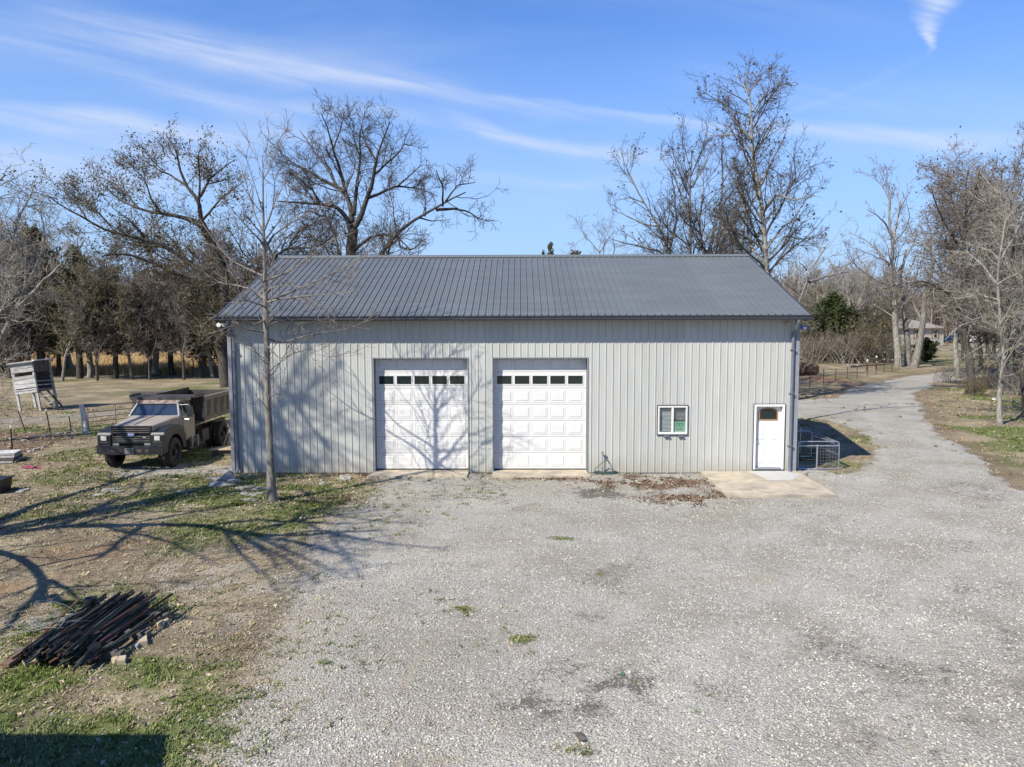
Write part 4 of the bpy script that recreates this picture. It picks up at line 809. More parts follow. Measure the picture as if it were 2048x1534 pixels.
for i, (px, py, s, k) in enumerate([(1575, 722, .8, 1), (1612, 718, .8, 2), (1640, 714, .85, 0), (1670, 712, .9, 3), (1695, 720, .8, 3), (1715, 712, .95, 1), (1735, 716, .85, 3), (1755, 712, .9, 0), (1772, 718, .8, 2), (1690, 706, 1.0, 3), (1725, 704, 1.0, 3), (1650, 704, .95, 1), (1590, 712, .9, 0), (1625, 708, 1.0, 3), (1680, 716, .85, 1), (1745, 704, 1.1, 1)]):
    place(k, px, py, s, 'slender bare tree between barn and beige house', 'bare trees between barn and house')
for i, (px, py, s, k) in enumerate([(1925, 722, .7, 2), (1960, 742, .85, 1), (2010, 745, 1.0, 2), (2055, 750, 1.1, 1), (1985, 720, 1.0, 2), (2070, 770, .9, 0), (2035, 722, 1.2, 0), (2100, 760, 1.1, 1), (1950, 716, 1.1, 0), (1975, 708, 1.1, 2), (2020, 712, 1.2, 0), (2050, 735, 1.1, 2), (1998, 734, 1.0, 0)]):
    place(k, px, py, s, 'brown tinged bare tree right of the lane', 'bare trees right of the lane')

for (lab, grp), L_ in PLS.items(): relabel(L_, lab, grp)

# ------------------------------------------------------------------ scatter helper (geometry nodes instances)
def scatter(name, P, Rt, S, protos, idx, label, kind='stuff'):
    c = bpy.data.collections.new(name+' shapes')
    for o in protos: c.objects.link(o)
    me = bpy.data.meshes.new(name); me.vertices.add(len(P)); me.vertices.foreach_set('co', np.asarray(P, np.float32).ravel())
    a = me.attributes.new('rot', 'FLOAT_VECTOR', 'POINT'); a.data.foreach_set('vector', np.asarray(Rt, np.float32).ravel())
    S = np.asarray(S, np.float32); S = np.repeat(S[:, None], 3, 1) if S.ndim == 1 else S
    a = me.attributes.new('scl', 'FLOAT_VECTOR', 'POINT'); a.data.foreach_set('vector', S.ravel())
    a = me.attributes.new('pick', 'INT', 'POINT'); a.data.foreach_set('value', np.asarray(idx, np.int32))
    o = tag(link(name, me), label, None, None, kind)
    ng = bpy.data.node_groups.new(name, 'GeometryNodeTree'); ng.interface.new_socket('Geometry', in_out='INPUT', socket_type='NodeSocketGeometry'); ng.interface.new_socket('Geometry', in_out='OUTPUT', socket_type='NodeSocketGeometry')
    n = ng.nodes; l = ng.links; gi = n.new('NodeGroupInput'); go = n.new('NodeGroupOutput'); ci = n.new('GeometryNodeCollectionInfo'); ci.inputs['Collection'].default_value = c; ci.inputs['Separate Children'].default_value = True; ci.inputs['Reset Children'].default_value = True
    ip = n.new('GeometryNodeInstanceOnPoints'); ip.inputs['Pick Instance'].default_value = True
    def na(nm, t):
        q = n.new('GeometryNodeInputNamedAttribute'); q.data_type = t; q.inputs['Name'].default_value = nm; return q.outputs['Attribute']
    er = n.new('FunctionNodeEulerToRotation'); l.new(na('rot', 'FLOAT_VECTOR'), er.inputs[0]); l.new(er.outputs[0], ip.inputs['Rotation']); l.new(na('scl', 'FLOAT_VECTOR'), ip.inputs['Scale']); l.new(na('pick', 'INT'), ip.inputs['Instance Index'])
    l.new(gi.outputs[0], ip.inputs['Points']); l.new(ci.outputs[0], ip.inputs['Instance']); l.new(ip.outputs[0], go.inputs[0])
    md = o.modifiers.new('scatter', 'NODES'); md.node_group = ng; return o
# the far wood: one mass on the horizon
protos = []
for g_ in (ga, gb, gc):
    for ch in g_.children:
        if ch.name.startswith('foliage'): continue
def far_proto(seed, mt):
    r = T(seed); h = 12; P = []; Q = []
    for k in range(3):
        pts = [np.array([r.normal()*1.5, r.normal()*1.5, 0])]; d = np.array([r.normal()*.1, r.normal()*.1, 1.])
        for i in range(6): d = d+r.normal(size=3)*.12; d /= np.linalg.norm(d); pts.append(pts[-1]+d*h/6*(.8+.3*r.random()))
        a, b = resample(pts, [.22, .15, .03], 10); P.append(a); Q.append(b)
    P = np.array(P); Q = np.array(Q); A = Acc(); A.add(*tubes(P, Q, 5)); l1 = grow(P, Q, r=r, dens=1.4, t0=.2, ang=45, lr=.35, wander=.2, up=.06, K=5, minr=.04, lmin=1.); l2 = grow(*l1, r=r, dens=1.5, t0=.1, ang=45, lr=.5, wander=.2, up=.05, K=4, minr=.03, lmin=.6); l3 = grow(*l2, r=r, dens=1.8, t0=.1, ang=45, lr=.5, wander=.2, up=.05, K=3, minr=.03, lmin=.5)
    for q in (l1, l2, l3): A.add(*tubes(*q, 3))
    return bpy.data.objects.new('far_tree', A.mesh('far_tree', mt))
fp = [far_proto(101, B_twig), far_proto(102, B_olive), far_proto(103, B_pale), far_proto(104, B_twig)]
r = T(105); ang = r.uniform(R(-62), R(62), 2600); ds = r.uniform(125, 330, 2600)
fx = CAM[0]+np.sin(ang)*ds; fy = CAM[1]+np.cos(ang)*ds; bear = np.degrees(ang)
near_ok = (ds > 190) | ((bear > 18) & (ds > 200)) | (bear < -12) | ((bear > 0) & (bear < 24) & (ds > 130))
house_clear = ~((bear > 25) & (bear < 42) & (ds < 195)); keep = near_ok & house_clear
fx, fy, ds, ang = fx[keep], fy[keep], ds[keep], ang[keep]
sc_ = r.uniform(.75, 1.15, len(fx))*np.where(np.degrees(ang) > 15, 1.28, 1.0)
scatter('distant_wood', np.stack([fx, fy, height(fx, fy)], 1), np.stack([r.normal(size=len(fx))*.05, r.normal(size=len(fx))*.05, r.random(len(fx))*6.28], 1), sc_, fp, r.integers(0, 4, len(fx)), 'hazy grey brown bare wood closing the horizon')

# ------------------------------------------------------------------ the barn
BW, BD, ZE, RISE = 9.145, 12.2, 4.98, 2.42
def wx(px, py): return I(px, py, 0)
barn = empty('metal_barn', (0, 0, 0), 0, 'long grey ribbed steel barn with a dark metal roof and two white garage doors', 'barn')
DOORS = [(-2.9625, 1.533), (.8876, 1.533)]; DTOP = 3.77
wa = wx(1315.5, 811.5); wb = wx(1373.5, 868); da = wx(1508, 808.5); db = wx(1565.5, 938)
OPEN = [(d-w, d+w, 0, DTOP) for d, w in DOORS]+[(wa[0], wb[0], wb[2], wa[2]), (da[0], db[0], db[2], da[2])]
def profile(w=.9144):
    """x, depth outward of one 36-inch sheet: four tall ribs, two small ones between each"""
    P = []
    for k in range(4):
        x = k*.2286; P += [(x, .0), (x+.012, .022), (x+.034, .022), (x+.046, .0)]
        for q in (.105, .165): P += [(x+q, 0), (x+q+.006, .004), (x+q+.016, .004), (x+q+.022, 0)]
    return P+[(w, 0.)]
def sheet(x0, zt, opens, flip=1, x1=None):
    pr = [(x0+a, b) for a, b in profile()]; xs_ = sorted({round(a, 4) for a, _ in pr} | {round(v, 4) for o in opens for v in o[:2] if x0 < v < x0+.9144})
    dep = lambda x: np.interp(x, [a for a, _ in pr], [b for _, b in pr]); mb = MB()
    for a, b in zip(xs_[:-1], xs_[1:]):
        c = (a+b)/2; iv = [(0.02, zt)]
        for o in opens:
            if o[0] < c < o[1]:
                n = []
                for lo, hi in iv:
                    if o[2] > lo+1e-6: n.append((lo, min(hi, o[2])))
                    if o[3] < hi: n.append((max(lo, o[3]), hi))
                iv = [q for q in n if q[1]-q[0] > .005]
        for lo, hi in iv:
            ya, yb_ = -dep(a), -dep(b); mb.add([(a, ya, lo), (b, yb_, lo), (b, yb_, hi), (a, ya, hi)], [(0, 1, 2, 3)])
    return mb
def plain_build(mb, name, mat, parent, label=None):
    me = bpy.data.meshes.new(name); me.from_pydata(mb.v, [], mb.f); me.materials.append(mat); me.update(); o = link(name, me, parent)
    return o
for i in range(20): plain_build(sheet(-BW+i*.9144, ZE+.05, OPEN), 'wall_panel', M_wall, barn)
# sides and back: one plain run of sheets each
def gable(xc, sgn):
    mb = MB(); n = int(BD/.2286)
    for i in range(n):
        y = i*.2286
        for (a, da_), (b, db_) in zip([(0, 0), (.012, .02), (.034, .02), (.046, 0)], [(.012, .02), (.034, .02), (.046, 0), (.2286, 0)]):
            y1, y2 = y+a, min(y+b, BD); z1, z2 = [ZE+RISE*(1-abs(q-BD/2)/(BD/2)) for q in (y1, y2)]
            mb.add([(xc+sgn*da_, y1, .02), (xc+sgn*db_, y2, .02), (xc+sgn*db_, y2, z2), (xc+sgn*da_, y1, z1)], [(0, 1, 2, 3)])
    return mb
plain_build(gable(-BW, -1), 'side_wall', M_wall, barn); plain_build(gable(BW, 1), 'side_wall', M_wall, barn)
MB().bb((-BW, BD-.04, .02), (BW, BD, ZE)).build('back_wall', M_wall, barn)
# roof sheets
EA = .44; XR = BW+.19; zr = lambda y: ZE+.12+(RISE)*(y)/(BD/2)
pitch = math.atan2(RISE, BD/2); n_roof = 21; rw = 2*XR/n_roof
zeave = 5.11; y_e = -EA; y_r = BD/2; z_r = zeave+ (y_r-y_e)*RISE/(BD/2+EA)
for side in (0, 1):
    for i in range(n_roof):
        x0 = -XR+i*rw; mb = MB(); pr = [(a*rw/.9144, b) for a, b in profile()]
        pr = [(a, 1.55*b) for a, b in pr]
        S0 = [(x0+a, (y_e if side == 0 else BD+EA), zeave+b) for a, b in pr]; S1 = [(x0+a, y_r, z_r+b) for a, b in pr]
        P = []; Fc = []
        for a, b in zip(S0, S1): P += [a, b]
        for k in range(len(pr)-1):
            f = (2*k, 2*k+2, 2*k+3, 2*k+1); Fc.append(f if side == 0 else f[::-1])
        mb.add(P, Fc); plain_build(mb, 'roof_panel', M_roof, barn)
mb = MB(); mb.prism([(y_r-.2, z_r-.04), (y_r-.19, z_r-.015), (y_r, z_r+.065), (y_r+.19, z_r-.015), (y_r+.2, z_r-.04), (y_r, z_r+.03)], -XR-.01, XR+.01); mb.build('ridge_cap', M_roof, barn)
# soffit, fascia, gutter, rake trims
MB().bb((-XR+.03, y_e+.03, zeave-.10), (XR-.03, -.03, zeave-.075)).build('soffit', M_down, barn)
g = MB(); g.prism([(y_e-.02, zeave-.02), (y_e-.02, zeave-.13), (y_e-.05, zeave-.145), (y_e-.115, zeave-.145), (y_e-.135, zeave-.11), (y_e-.13, zeave-.07), (y_e-.155, zeave-.035), (y_e-.155, zeave-.02), (y_e-.145, zeave-.02), (y_e-.12, zeave-.07), (y_e-.122, zeave-.11), (y_e-.108, zeave-.13), (y_e-.05, zeave-.13), (y_e-.032, zeave-.12), (y_e-.032, zeave-.02)], -XR-.02, XR+.02); g.build('gutter', M_gutter, barn)
for sx_ in (-1, 1):
    for a, b in (((sx_*(XR+.02), y_e, zeave-.05), (sx_*(XR+.02), y_r, z_r-.05)), ((sx_*(XR+.02), BD+EA, zeave-.05), (sx_*(XR+.02), y_r, z_r-.05))):
        MB().beam(a, b, .035, .13).build('rake_trim', M_gutter, barn)
    MB().box((sx_*(BW+.10), BD/2, ZE-.02), (.16, .02, .02)).build('bracket', M_gutter, barn)
# ribs end caps read as small dark notches: closure strip under sheets
MB().bb((-XR, y_e+.005, zeave-.025), (XR, y_e+.02, zeave+.002)).build('closure_strip', M_gutter, barn)
# corner trims and downspouts
for s in (-1, 1):
    MB().bb((s*(BW+.03), -.045, .0), (s*(BW-.085), -.026, ZE+.04)).build('corner_trim', M_trim, barn)
    MB().bb((s*(BW+.03), -.0255, .0), (s*(BW+.012), .09, ZE+.04)).build('corner_trim', M_trim, barn)
    xd = s*(BW-.20); dsp = MB()
    dsp.tube([(xd, y_e-.08, zeave-.14), (xd, y_e-.07, zeave-.22), (xd, y_e+.10, zeave-.42), (xd, -.10, zeave-.60), (xd, -.085, zeave-.75), (xd, -.085, .22), (xd-.0, -.11, .12), (xd, -.24, .05)], .052, 8)
    d_ = dsp.build('downspout', M_down, barn)
    for z in (.9, 2.6, 4.0): MB().bb((xd-.07, -.155, z), (xd+.07, -.024, z+.03)).build('strap', M_down, d_)
MB().bb((-BW, -.03, -.05), (-4.52, -.005, .025)).bb((BW-9.145+2.43, -.03, -.05), (BW, -.005, .025)).bb((-1.42, -.03, -.05), (-.66, -.005, .025)).build('base_trim', M_gutter, barn)
# garage doors
REC = .27
for d, w in DOORS:
    x0, x1 = d-w, d+w; fr = MB()
    fr.bb((x0-.012, -.028, 0), (x0+.02, .0, DTOP+.012)).bb((x1-.02, -.028, 0), (x1+.012, .0, DTOP+.012)).bb((x0+.02, -.028, DTOP-.02), (x1-.02, .0, DTOP+.012))
    fr.bb((x0-.01, .0, 0), (x0+.004, REC+.05, DTOP)).bb((x1-.004, .0, 0), (x1+.01, REC+.05, DTOP)).bb((x0+.004, .0, DTOP-.004), (x1-.004, REC+.05, DTOP+.01))
    gdoor = fr.build('garage_door', M_trim, barn)
    zb = .10; n = 7; hs = (DTOP+.06-zb)/n; ww = 2*w-.03; X0 = x0+.015
    for k in range(n):
        z0 = zb+k*hs; sec = MB(); sec.box(((X0+X0+ww)/2, REC+.03, z0+hs/2), (ww-.004, .045, hs-.009))
        pw = (ww-.14)/5
        if k != n-2:
            for j in range(5):
                cx = X0+.07+pw*(j+.5); a, b = pw/2-.055, hs/2-.085; zc = z0+hs/2; yf = REC+.0075
                def ring(i, y): return [(cx-a+i, y, zc-b+i), (cx+a-i, y, zc-b+i), (cx+a-i, y, zc+b-i), (cx-a+i, y, zc+b-i)]
                sec.loft([ring(-.012, yf), ring(-.006, yf-.012), ring(.012, yf-.001), ring(.045, yf-.016)], True)
        sec.build('door_section', M_white, gdoor)
        if k == n-2:
            for j in range(5):
                cx = X0+.07+pw*(j+.5); a, b = pw/2-.05, .135; zc = z0+hs/2; yf = REC+.0075; f2 = MB()
                f2.bb((cx-a-.03, yf-.014, zc-b-.03), (cx+a+.03, yf, zc-b)).bb((cx-a-.03, yf-.014, zc+b), (cx+a+.03, yf, zc+b+.03)).bb((cx-a-.03, yf-.014, zc-b), (cx-a, yf, zc+b)).bb((cx+a, yf-.014, zc-b), (cx+a+.03, yf, zc+b))
                f2.build('window_frame', M_white, gdoor); MB().bb((cx-a, yf-.006, zc-b), (cx+a, yf-.001, zc+b)).build('pane', M_glassd, gdoor)
    MB().bb((X0, REC+.0, zb-.035), (X0+ww, REC+.05, zb-.002)).build('bottom_seal', M_black, gdoor)
# window
x0, x1, z0, z1 = wa[0], wb[0], wb[2], wa[2]
f = MB().bb((x0-.025, -.05, z0-.03), (x0+.02, -.02, z1+.03)).bb((x1-.02, -.05, z0-.03), (x1+.025, -.02, z1+.03)).bb((x0+.02, -.05, z1), (x1-.02, -.02, z1+.03)).bb((x0+.02, -.05, z0-.03), (x1-.02, -.02, z0)); win = f.build('window', M_gutter, barn)
fw = MB(); t = .05
fw.bb((x0+.001, -.062, z0+.001), (x0+t, .02, z1-.001)).bb((x1-t, -.062, z0+.001), (x1-.001, .02, z1-.001)).bb((x0+t, -.062, z1-t), (x1-t, .02, z1-.001)).bb((x0+t, -.062, z0+.001), (x1-t, .02, z0+t+.02)).bb(((x0+x1)/2-.035, -.058, z0+t+.02), ((x0+x1)/2+.03, .018, z1-t)); fw.build('frame', M_white, win)
M_pane = pmat('window_glass', (.03, .045, .045), .05, spec=.5)
def glassmat():
    mt = bpy.data.materials.new('clear_glass'); mt.use_nodes = True; nt = mt.node_tree; nt.nodes.clear(); k = N(nt); o = k.new('ShaderNodeOutputMaterial'); mx = k.new('ShaderNodeMixShader'); gl = k.new('ShaderNodeBsdfGlossy'); gl.inputs['Roughness'].default_value = .02; tr = k.new('ShaderNodeBsdfTransparent'); tr.inputs[0].default_value = (.93, .96, .95, 1)
    fr = k.new('ShaderNodeFresnel'); fr.inputs[0].default_value = 1.5; mx.inputs[0].default_value = .13; nt.links.new(tr.outputs[0], mx.inputs[1]); nt.links.new(gl.outputs[0], mx.inputs[2]); nt.links.new(mx.outputs[0], o.inputs[0]); return mt
M_clear = glassmat()
MB().bb((x0+t, -.012, z0+t+.02), (x1-t, -.008, z1-t)).build('pane', M_clear, win)
bl = MB(); M_blind = pmat('blind_slats', (.42, .44, .46), .6)
for i in range(17):
    z = z0+.11+i*(z1-z0-.19)/17; bl.box(((x0*1.5+x1*.5)/2+.01, .05, z), ((x1-x0)/2-.09, .03, .003), (R(52), 0, 0))
    if i > 7: bl.box(((x0*.5+x1*1.5)/2-.01, .05, z), ((x1-x0)/2-.09, .03, .003), (R(18), 0, 0))
bl.build('blinds', M_blind, win); MB().bb((x0-.02, .11, z0-.05), (x1+.02, .13, z1+.05)).build('dark_room', M_black, win)
# green poster in the right half
M_post = pmat('poster_green', (.21, .43, .32), .6, var=.04); M_postd = pmat('poster_dark_green', (.02, .22, .08), .6, var=.04); M_poo = pmat('poster_orange', (.38, .16, .10), .6)
px0, px1 = (x0+x1)/2+.045, x1-t-.004; pz0 = z0+t+.024; pz1 = pz0+.335
poster = MB().bb((px0, -.0055, pz0), (px1, -.002, pz1)).build('poster', M_post, win)
pc = (px0+px1)/2; b_ = MB()
b_.bb((pc-.12, -.0068, pz1-.145), (pc-.10, -.0056, pz1-.055)).bb((pc+.10, -.0068, pz1-.145), (pc+.12, -.0056, pz1-.055)).bb((pc-.12, -.0068, pz1-.15), (pc+.12, -.0056, pz1-.135)); b_.prism([(pc-.12, pz1-.075), (pc-.09, pz1-.055), (pc-.05, pz1-.045), (pc+.05, pz1-.045), (pc+.09, pz1-.055), (pc+.12, pz1-.075), (pc+.12, pz1-.09), (pc, pz1-.06), (pc-.12, pz1-.09)], -.0068, -.0056, 'y')
b_.prism([(pc-.03, pz1-.13), (pc+.03, pz1-.13), (pc+.012, pz1-.07), (pc-.012, pz1-.07)], -.0076, -.0069, 'y')
for i in range(9):
    for q in (0, 1): b_.bb((pc-.11+i*.024, -.0068, pz1-.20-q*.04), (pc-.098+i*.024, -.0056, pz1-.187-q*.04))
b_.build('poster_print', M_postd, win)
MB().prism([(pc-.12, pz0+.085), (pc-.05, pz0+.095), (pc, pz0+.085), (pc+.05, pz0+.095), (pc+.12, pz0+.085), (pc+.04, pz0+.06), (pc-.04, pz0+.06)], -.0068, -.0056, 'y').build('poster_banner', M_poo, win)
for q in (.30, .78): MB().box((x0+(x1-x0)*q, -.06, z0-.055), (.17, .07, .05)).build('bracket', M_down, win)
# entry door
x0, x1, z0, z1 = da[0], db[0], db[2], da[2]
d0 = MB().bb((x0-.02, -.045, z0-.02), (x0+.004, -.02, z1+.02)).bb((x1-.004, -.045, z0-.02), (x1+.02, -.02, z1+.02)).bb((x0+.004, -.045, z1), (x1-.004, -.02, z1+.02)).bb((x0+.004, -.045, z0-.02), (x1-.004, -.02, z0+.0)); door = d0.build('entry_door', M_gutter, barn)
t = .065
MB().bb((x0+.005, -.06, z0+.001), (x0+t, .14, z1-.001)).bb((x1-t, -.06, z0+.001), (x1-.005, .14, z1-.001)).bb((x0+t, -.06, z1-t), (x1-t, .14, z1-.001)).build('door_frame', M_whitew, door)
MB().bb((x0+t, -.055, z0+.001), (x1-t, .14, z0+.045)).build('threshold', M_trim, door)
lf = MB().bb((x0+t+.003, .085, z0+.05), (x1-t-.003, .125, z1-t-.003)); xm = (x0+x1)/2; dw_ = (x1-x0)/2-t
def rp(mb, ax0, ax1, az0, az1, y):
    def ring(i, yy): return [(ax0+i, yy, az0+i), (ax1-i, yy, az0+i), (ax1-i, yy, az1-i), (ax0+i, yy, az1-i)]
    mb.loft([ring(-.012, y), ring(-.005, y-.011), ring(.014, y-.001), ring(.045, y-.014)], True)
Hd = z1-z0
for q in (-1, 1):
    rp(lf, xm+q*dw_*.52-.13, xm+q*dw_*.52+.13, z0+.38*Hd+.12, z0+.72*Hd, .0845); rp(lf, xm+q*dw_*.52-.13, xm+q*dw_*.52+.13, z0+.17, z0+.38*Hd-.02, .0845)
lf.build('door_leaf', M_white, door)
# arched glass with wooden rim
gx0, gx1, gz0, gz1 = xm-.27, xm+.27, z1-t-.42, z1-t-.10
def arch(off, n=9): return [(gx0-off, gz0-off), (gx1+off, gz0-off)]+[(xm+(gx1+off-xm)*math.cos(a), gz1-.10+off*.2+(.10+off*.8)*math.sin(a)) for a in np.linspace(0, math.pi, n)]
MB().prism(arch(.045), .070, .0835, 'y').build('glass_rim', M_wood, door); MB().prism(arch(.0), .062, .0695, 'y').build('pane', M_glassd, door)
hd = MB(); hd.lathe([(0, 0), (.028, 0), (.028, -.02), (.012, -.03), (.012, -.05), (.03, -.06), (.028, -.085), (0, -.09)], (x0+t+.06, .084, z0+.92), 'y', 12); hd.lathe([(0, 0), (.028, 0), (.028, -.025), (0, -.028)], (x0+t+.06, .084, z0+1.08), 'y', 12); hd.build('door_knob', M_rind, door, True)
# lights under the eaves
fl = MB(); fl.box((-BW-.1, -.12, 4.86), (.14, .14, .05))
for q in (-.09, .09): fl.lathe([(0, .0), (.04, 0), (.065, -.08), (.07, -.13), (0, -.132)], (-BW-.1+q, -.16, 4.84), 'y', 12)
fl.build('floodlight', M_white, barn, True)
MB().lathe([(0, 0), (.05, 0), (.05, -.05), (.045, -.10), (.02, -.12), (0, -.12)], (BW-.42, -.1, 4.86), 'y', 12).build('floodlight', M_board, barn, True)
M_blue = pmat('blue_plastic', (.06, .16, .45), .4)
sb = MB().box((BW+.16, -.02, 4.72), (.16, .1, .12), (0, .2, 0)).build('side_light', M_blue, barn); MB().box((BW+.16, -.08, 4.70), (.10, .02, .06)).build('lens', M_white, sb)

# ------------------------------------------------------------------ concrete
def slab(name, label, pts, z=.06, mat=M_conc):
    return tag(MB().prism(pts, -.05, z, 'z').build(name, mat, None, bevel=.012), label, None, None, 'structure')
for i, (a, b, c, d) in enumerate([((748, 937), (937, 937), (936, 956), (739, 957)), ((985, 936), (1172, 936), (1180, 955), (985, 955))]):
    p = gp(a, b, c, d); x0_, x1_ = DOORS[i][0]-1.533, DOORS[i][0]+1.533
    slab('concrete_apron', ['stained concrete apron before the left garage door', 'clean concrete apron before the right garage door'][i], [(x0_+.005, REC+.1), (x1_-.005, REC+.1), (x1_-.005, -.05), (x1_+.06*i, -.72), (x0_-.12*(1-i), -.76), (x0_+.005, -.05)], .065)
slab('concrete_porch', 'stained concrete slab in front of the white entry door', [(6.10, -.035), (9.25, -.035), (9.08, -3.36), (6.02, -3.42)], .08)
M_mat = pmat('white_matting', (.43, .42, .385), .7, var=.05, dirt=(.42, .39, .33), damt=.5)
for i, (pts, lb) in enumerate([(gp((1493, 946), (1543, 945), (1580, 966), (1535, 966), (1527, 961)), 'left half of the pale mat laid before the entry door'), (gp((1545, 945), (1572, 945), (1600, 957), (1588, 965), (1583, 966)), 'right half of the pale mat laid before the entry door')]):
    tag(MB().prism([(a, min(b, -.06)) for a, b in pts], .081, .093, 'z').build('door_mat', M_mat, None), lb, 'mat')

# ------------------------------------------------------------------ hose and hydrant
hb = I(1205, 907, -.06); hy = empty('yard_hydrant', (hb[0], -.09, 0), 0, 'small brass tap on a thin pipe against the wall right of the right garage door', 'water tap')
MB().tube([(0, 0, 0), (0, 0, hb[2])], .014, 8).build('pipe', M_galv, hy); q = MB(); q.tube([(0, .02, hb[2]), (0, -.1, hb[2]), (.02, -.14, hb[2]-.05)], .02, 8); q.lathe([(0, 0), (.04, 0), (.04, .015), (0, .015)], (0, -.05, hb[2]+.05), 'z', 10); q.build('spout', M_rust, hy)
hp = MB(); hc = G(1212, 947); pts = [(hb[0]+.02, -.24, hb[2]-.06), (hb[0]+.12, -.26, hb[2]-.22), (hb[0]+.02, -.2, .42), (hb[0]-.22, -.2, .22), (hb[0]-.28, -.22, .08)]
for i in range(150):
    a = i*.36+3.0; rr_ = .40-.0005*i+.03*math.sin(i*.21); pts.append((hc[0]+rr_*1.0*math.cos(a)+.02*math.sin(i*.13), hc[1]+.1+rr_*.72*math.sin(a), .02+.0004*i))
hp.tube(pts, .013, 6); tag(hp.build('garden_hose', M_hose, None, True), 'coiled green garden hose on the gravel by the right garage door', 'garden hose')

# ------------------------------------------------------------------ wire cage beside the right corner
cg = empty('livestock_crate', (9.45, .55, 0), 0, 'galvanised tube and wire livestock crate beside the right end of the barn', 'crate')
Wc, Dc, Hc = 1.35, 2.3, .95
def rframe(y, nm):
    mb = MB(); r_ = .12; pts = [(0, y, .03), (0, y, Hc-r_)]+[(r_-r_*math.cos(a), y, Hc-r_+r_*math.sin(a)) for a in np.linspace(0, math.pi/2, 5)]+[(Wc-r_+r_*math.sin(a), y, Hc-r_+r_*math.cos(a)) for a in np.linspace(0, math.pi/2, 5)]+[(Wc, y, .03), (0, y, .03)]
    mb.tube(pts, .021, 8); return mb.build(nm, M_galv, cg, True)
rframe(0, 'front_frame'); rframe(Dc, 'back_frame')
mb = MB()
for x, z in ((0, .03), (Wc, .03), (.03, Hc-.02), (Wc-.03, Hc-.02), (Wc, .5), (Wc, .82)): mb.tube([(x, 0, z), (x, Dc, z)], .018, 8)
mb.tube([(Wc-.03, 0, Hc-.02), (Wc-.45, Dc*.5, Hc)], .016, 6); mb.build('side_rails', M_galv, cg)
MB().tube([(.62, -.02, .03), (.62, -.02, Hc-.1)], .026, 8).tube([(.02, -.02, Hc-.14), (Wc-.02, -.02, Hc-.14)], .022, 8).build('gate_bar', M_galv, cg)
mb = MB()
for i in range(7): mb.tube([(.64+i*.1, -.01, .04), (.64+i*.1, -.01, Hc-.15)], .004, 4)
for i in range(8): mb.tube([(.62, -.014, .12+i*.1), (Wc, -.014, .12+i*.1)], .004, 4)
for i in range(4): mb.tube([(.0, -.014, .15+i*.2), (.62, -.014, .15+i*.2)], .003, 4)
for i in range(16): mb.tube([(Wc+.005, .1+i*.14, .04), (Wc+.005, .1+i*.14, .82)], .0035, 4)
for i in range(7): mb.tube([(Wc+.008, 0, .12+i*.11), (Wc+.008, Dc, .12+i*.11)], .0035, 4)
mb.build('wire_mesh', M_wire, cg)
cg2 = empty('livestock_crate', (9.35, 3.4, 0), 0, 'second tube crate holding a pale board, in the shade behind the first', 'crate'); mb = MB()
for y in (0, 1.6): mb.tube([(0, y, .03), (0, y, 1.0), (.1, y, 1.12), (1.1, y, 1.12), (1.25, y, 1.0), (1.25, y, .03)], .02, 8)
for x, z in ((0, .05), (1.25, .05), (.1, 1.12), (1.1, 1.12)): mb.tube([(x, 0, z), (x, 1.6, z)], .018, 8)
for i in range(6): mb.tube([(.2*i+.1, 0, .05), (.2*i+.1, 0, 1.12)], .008, 5)
mb.build('frame', M_galv, cg2); MB().box((.85, -.05, .55), (.28, .02, 1.05)).build('board', M_whitew, cg2)

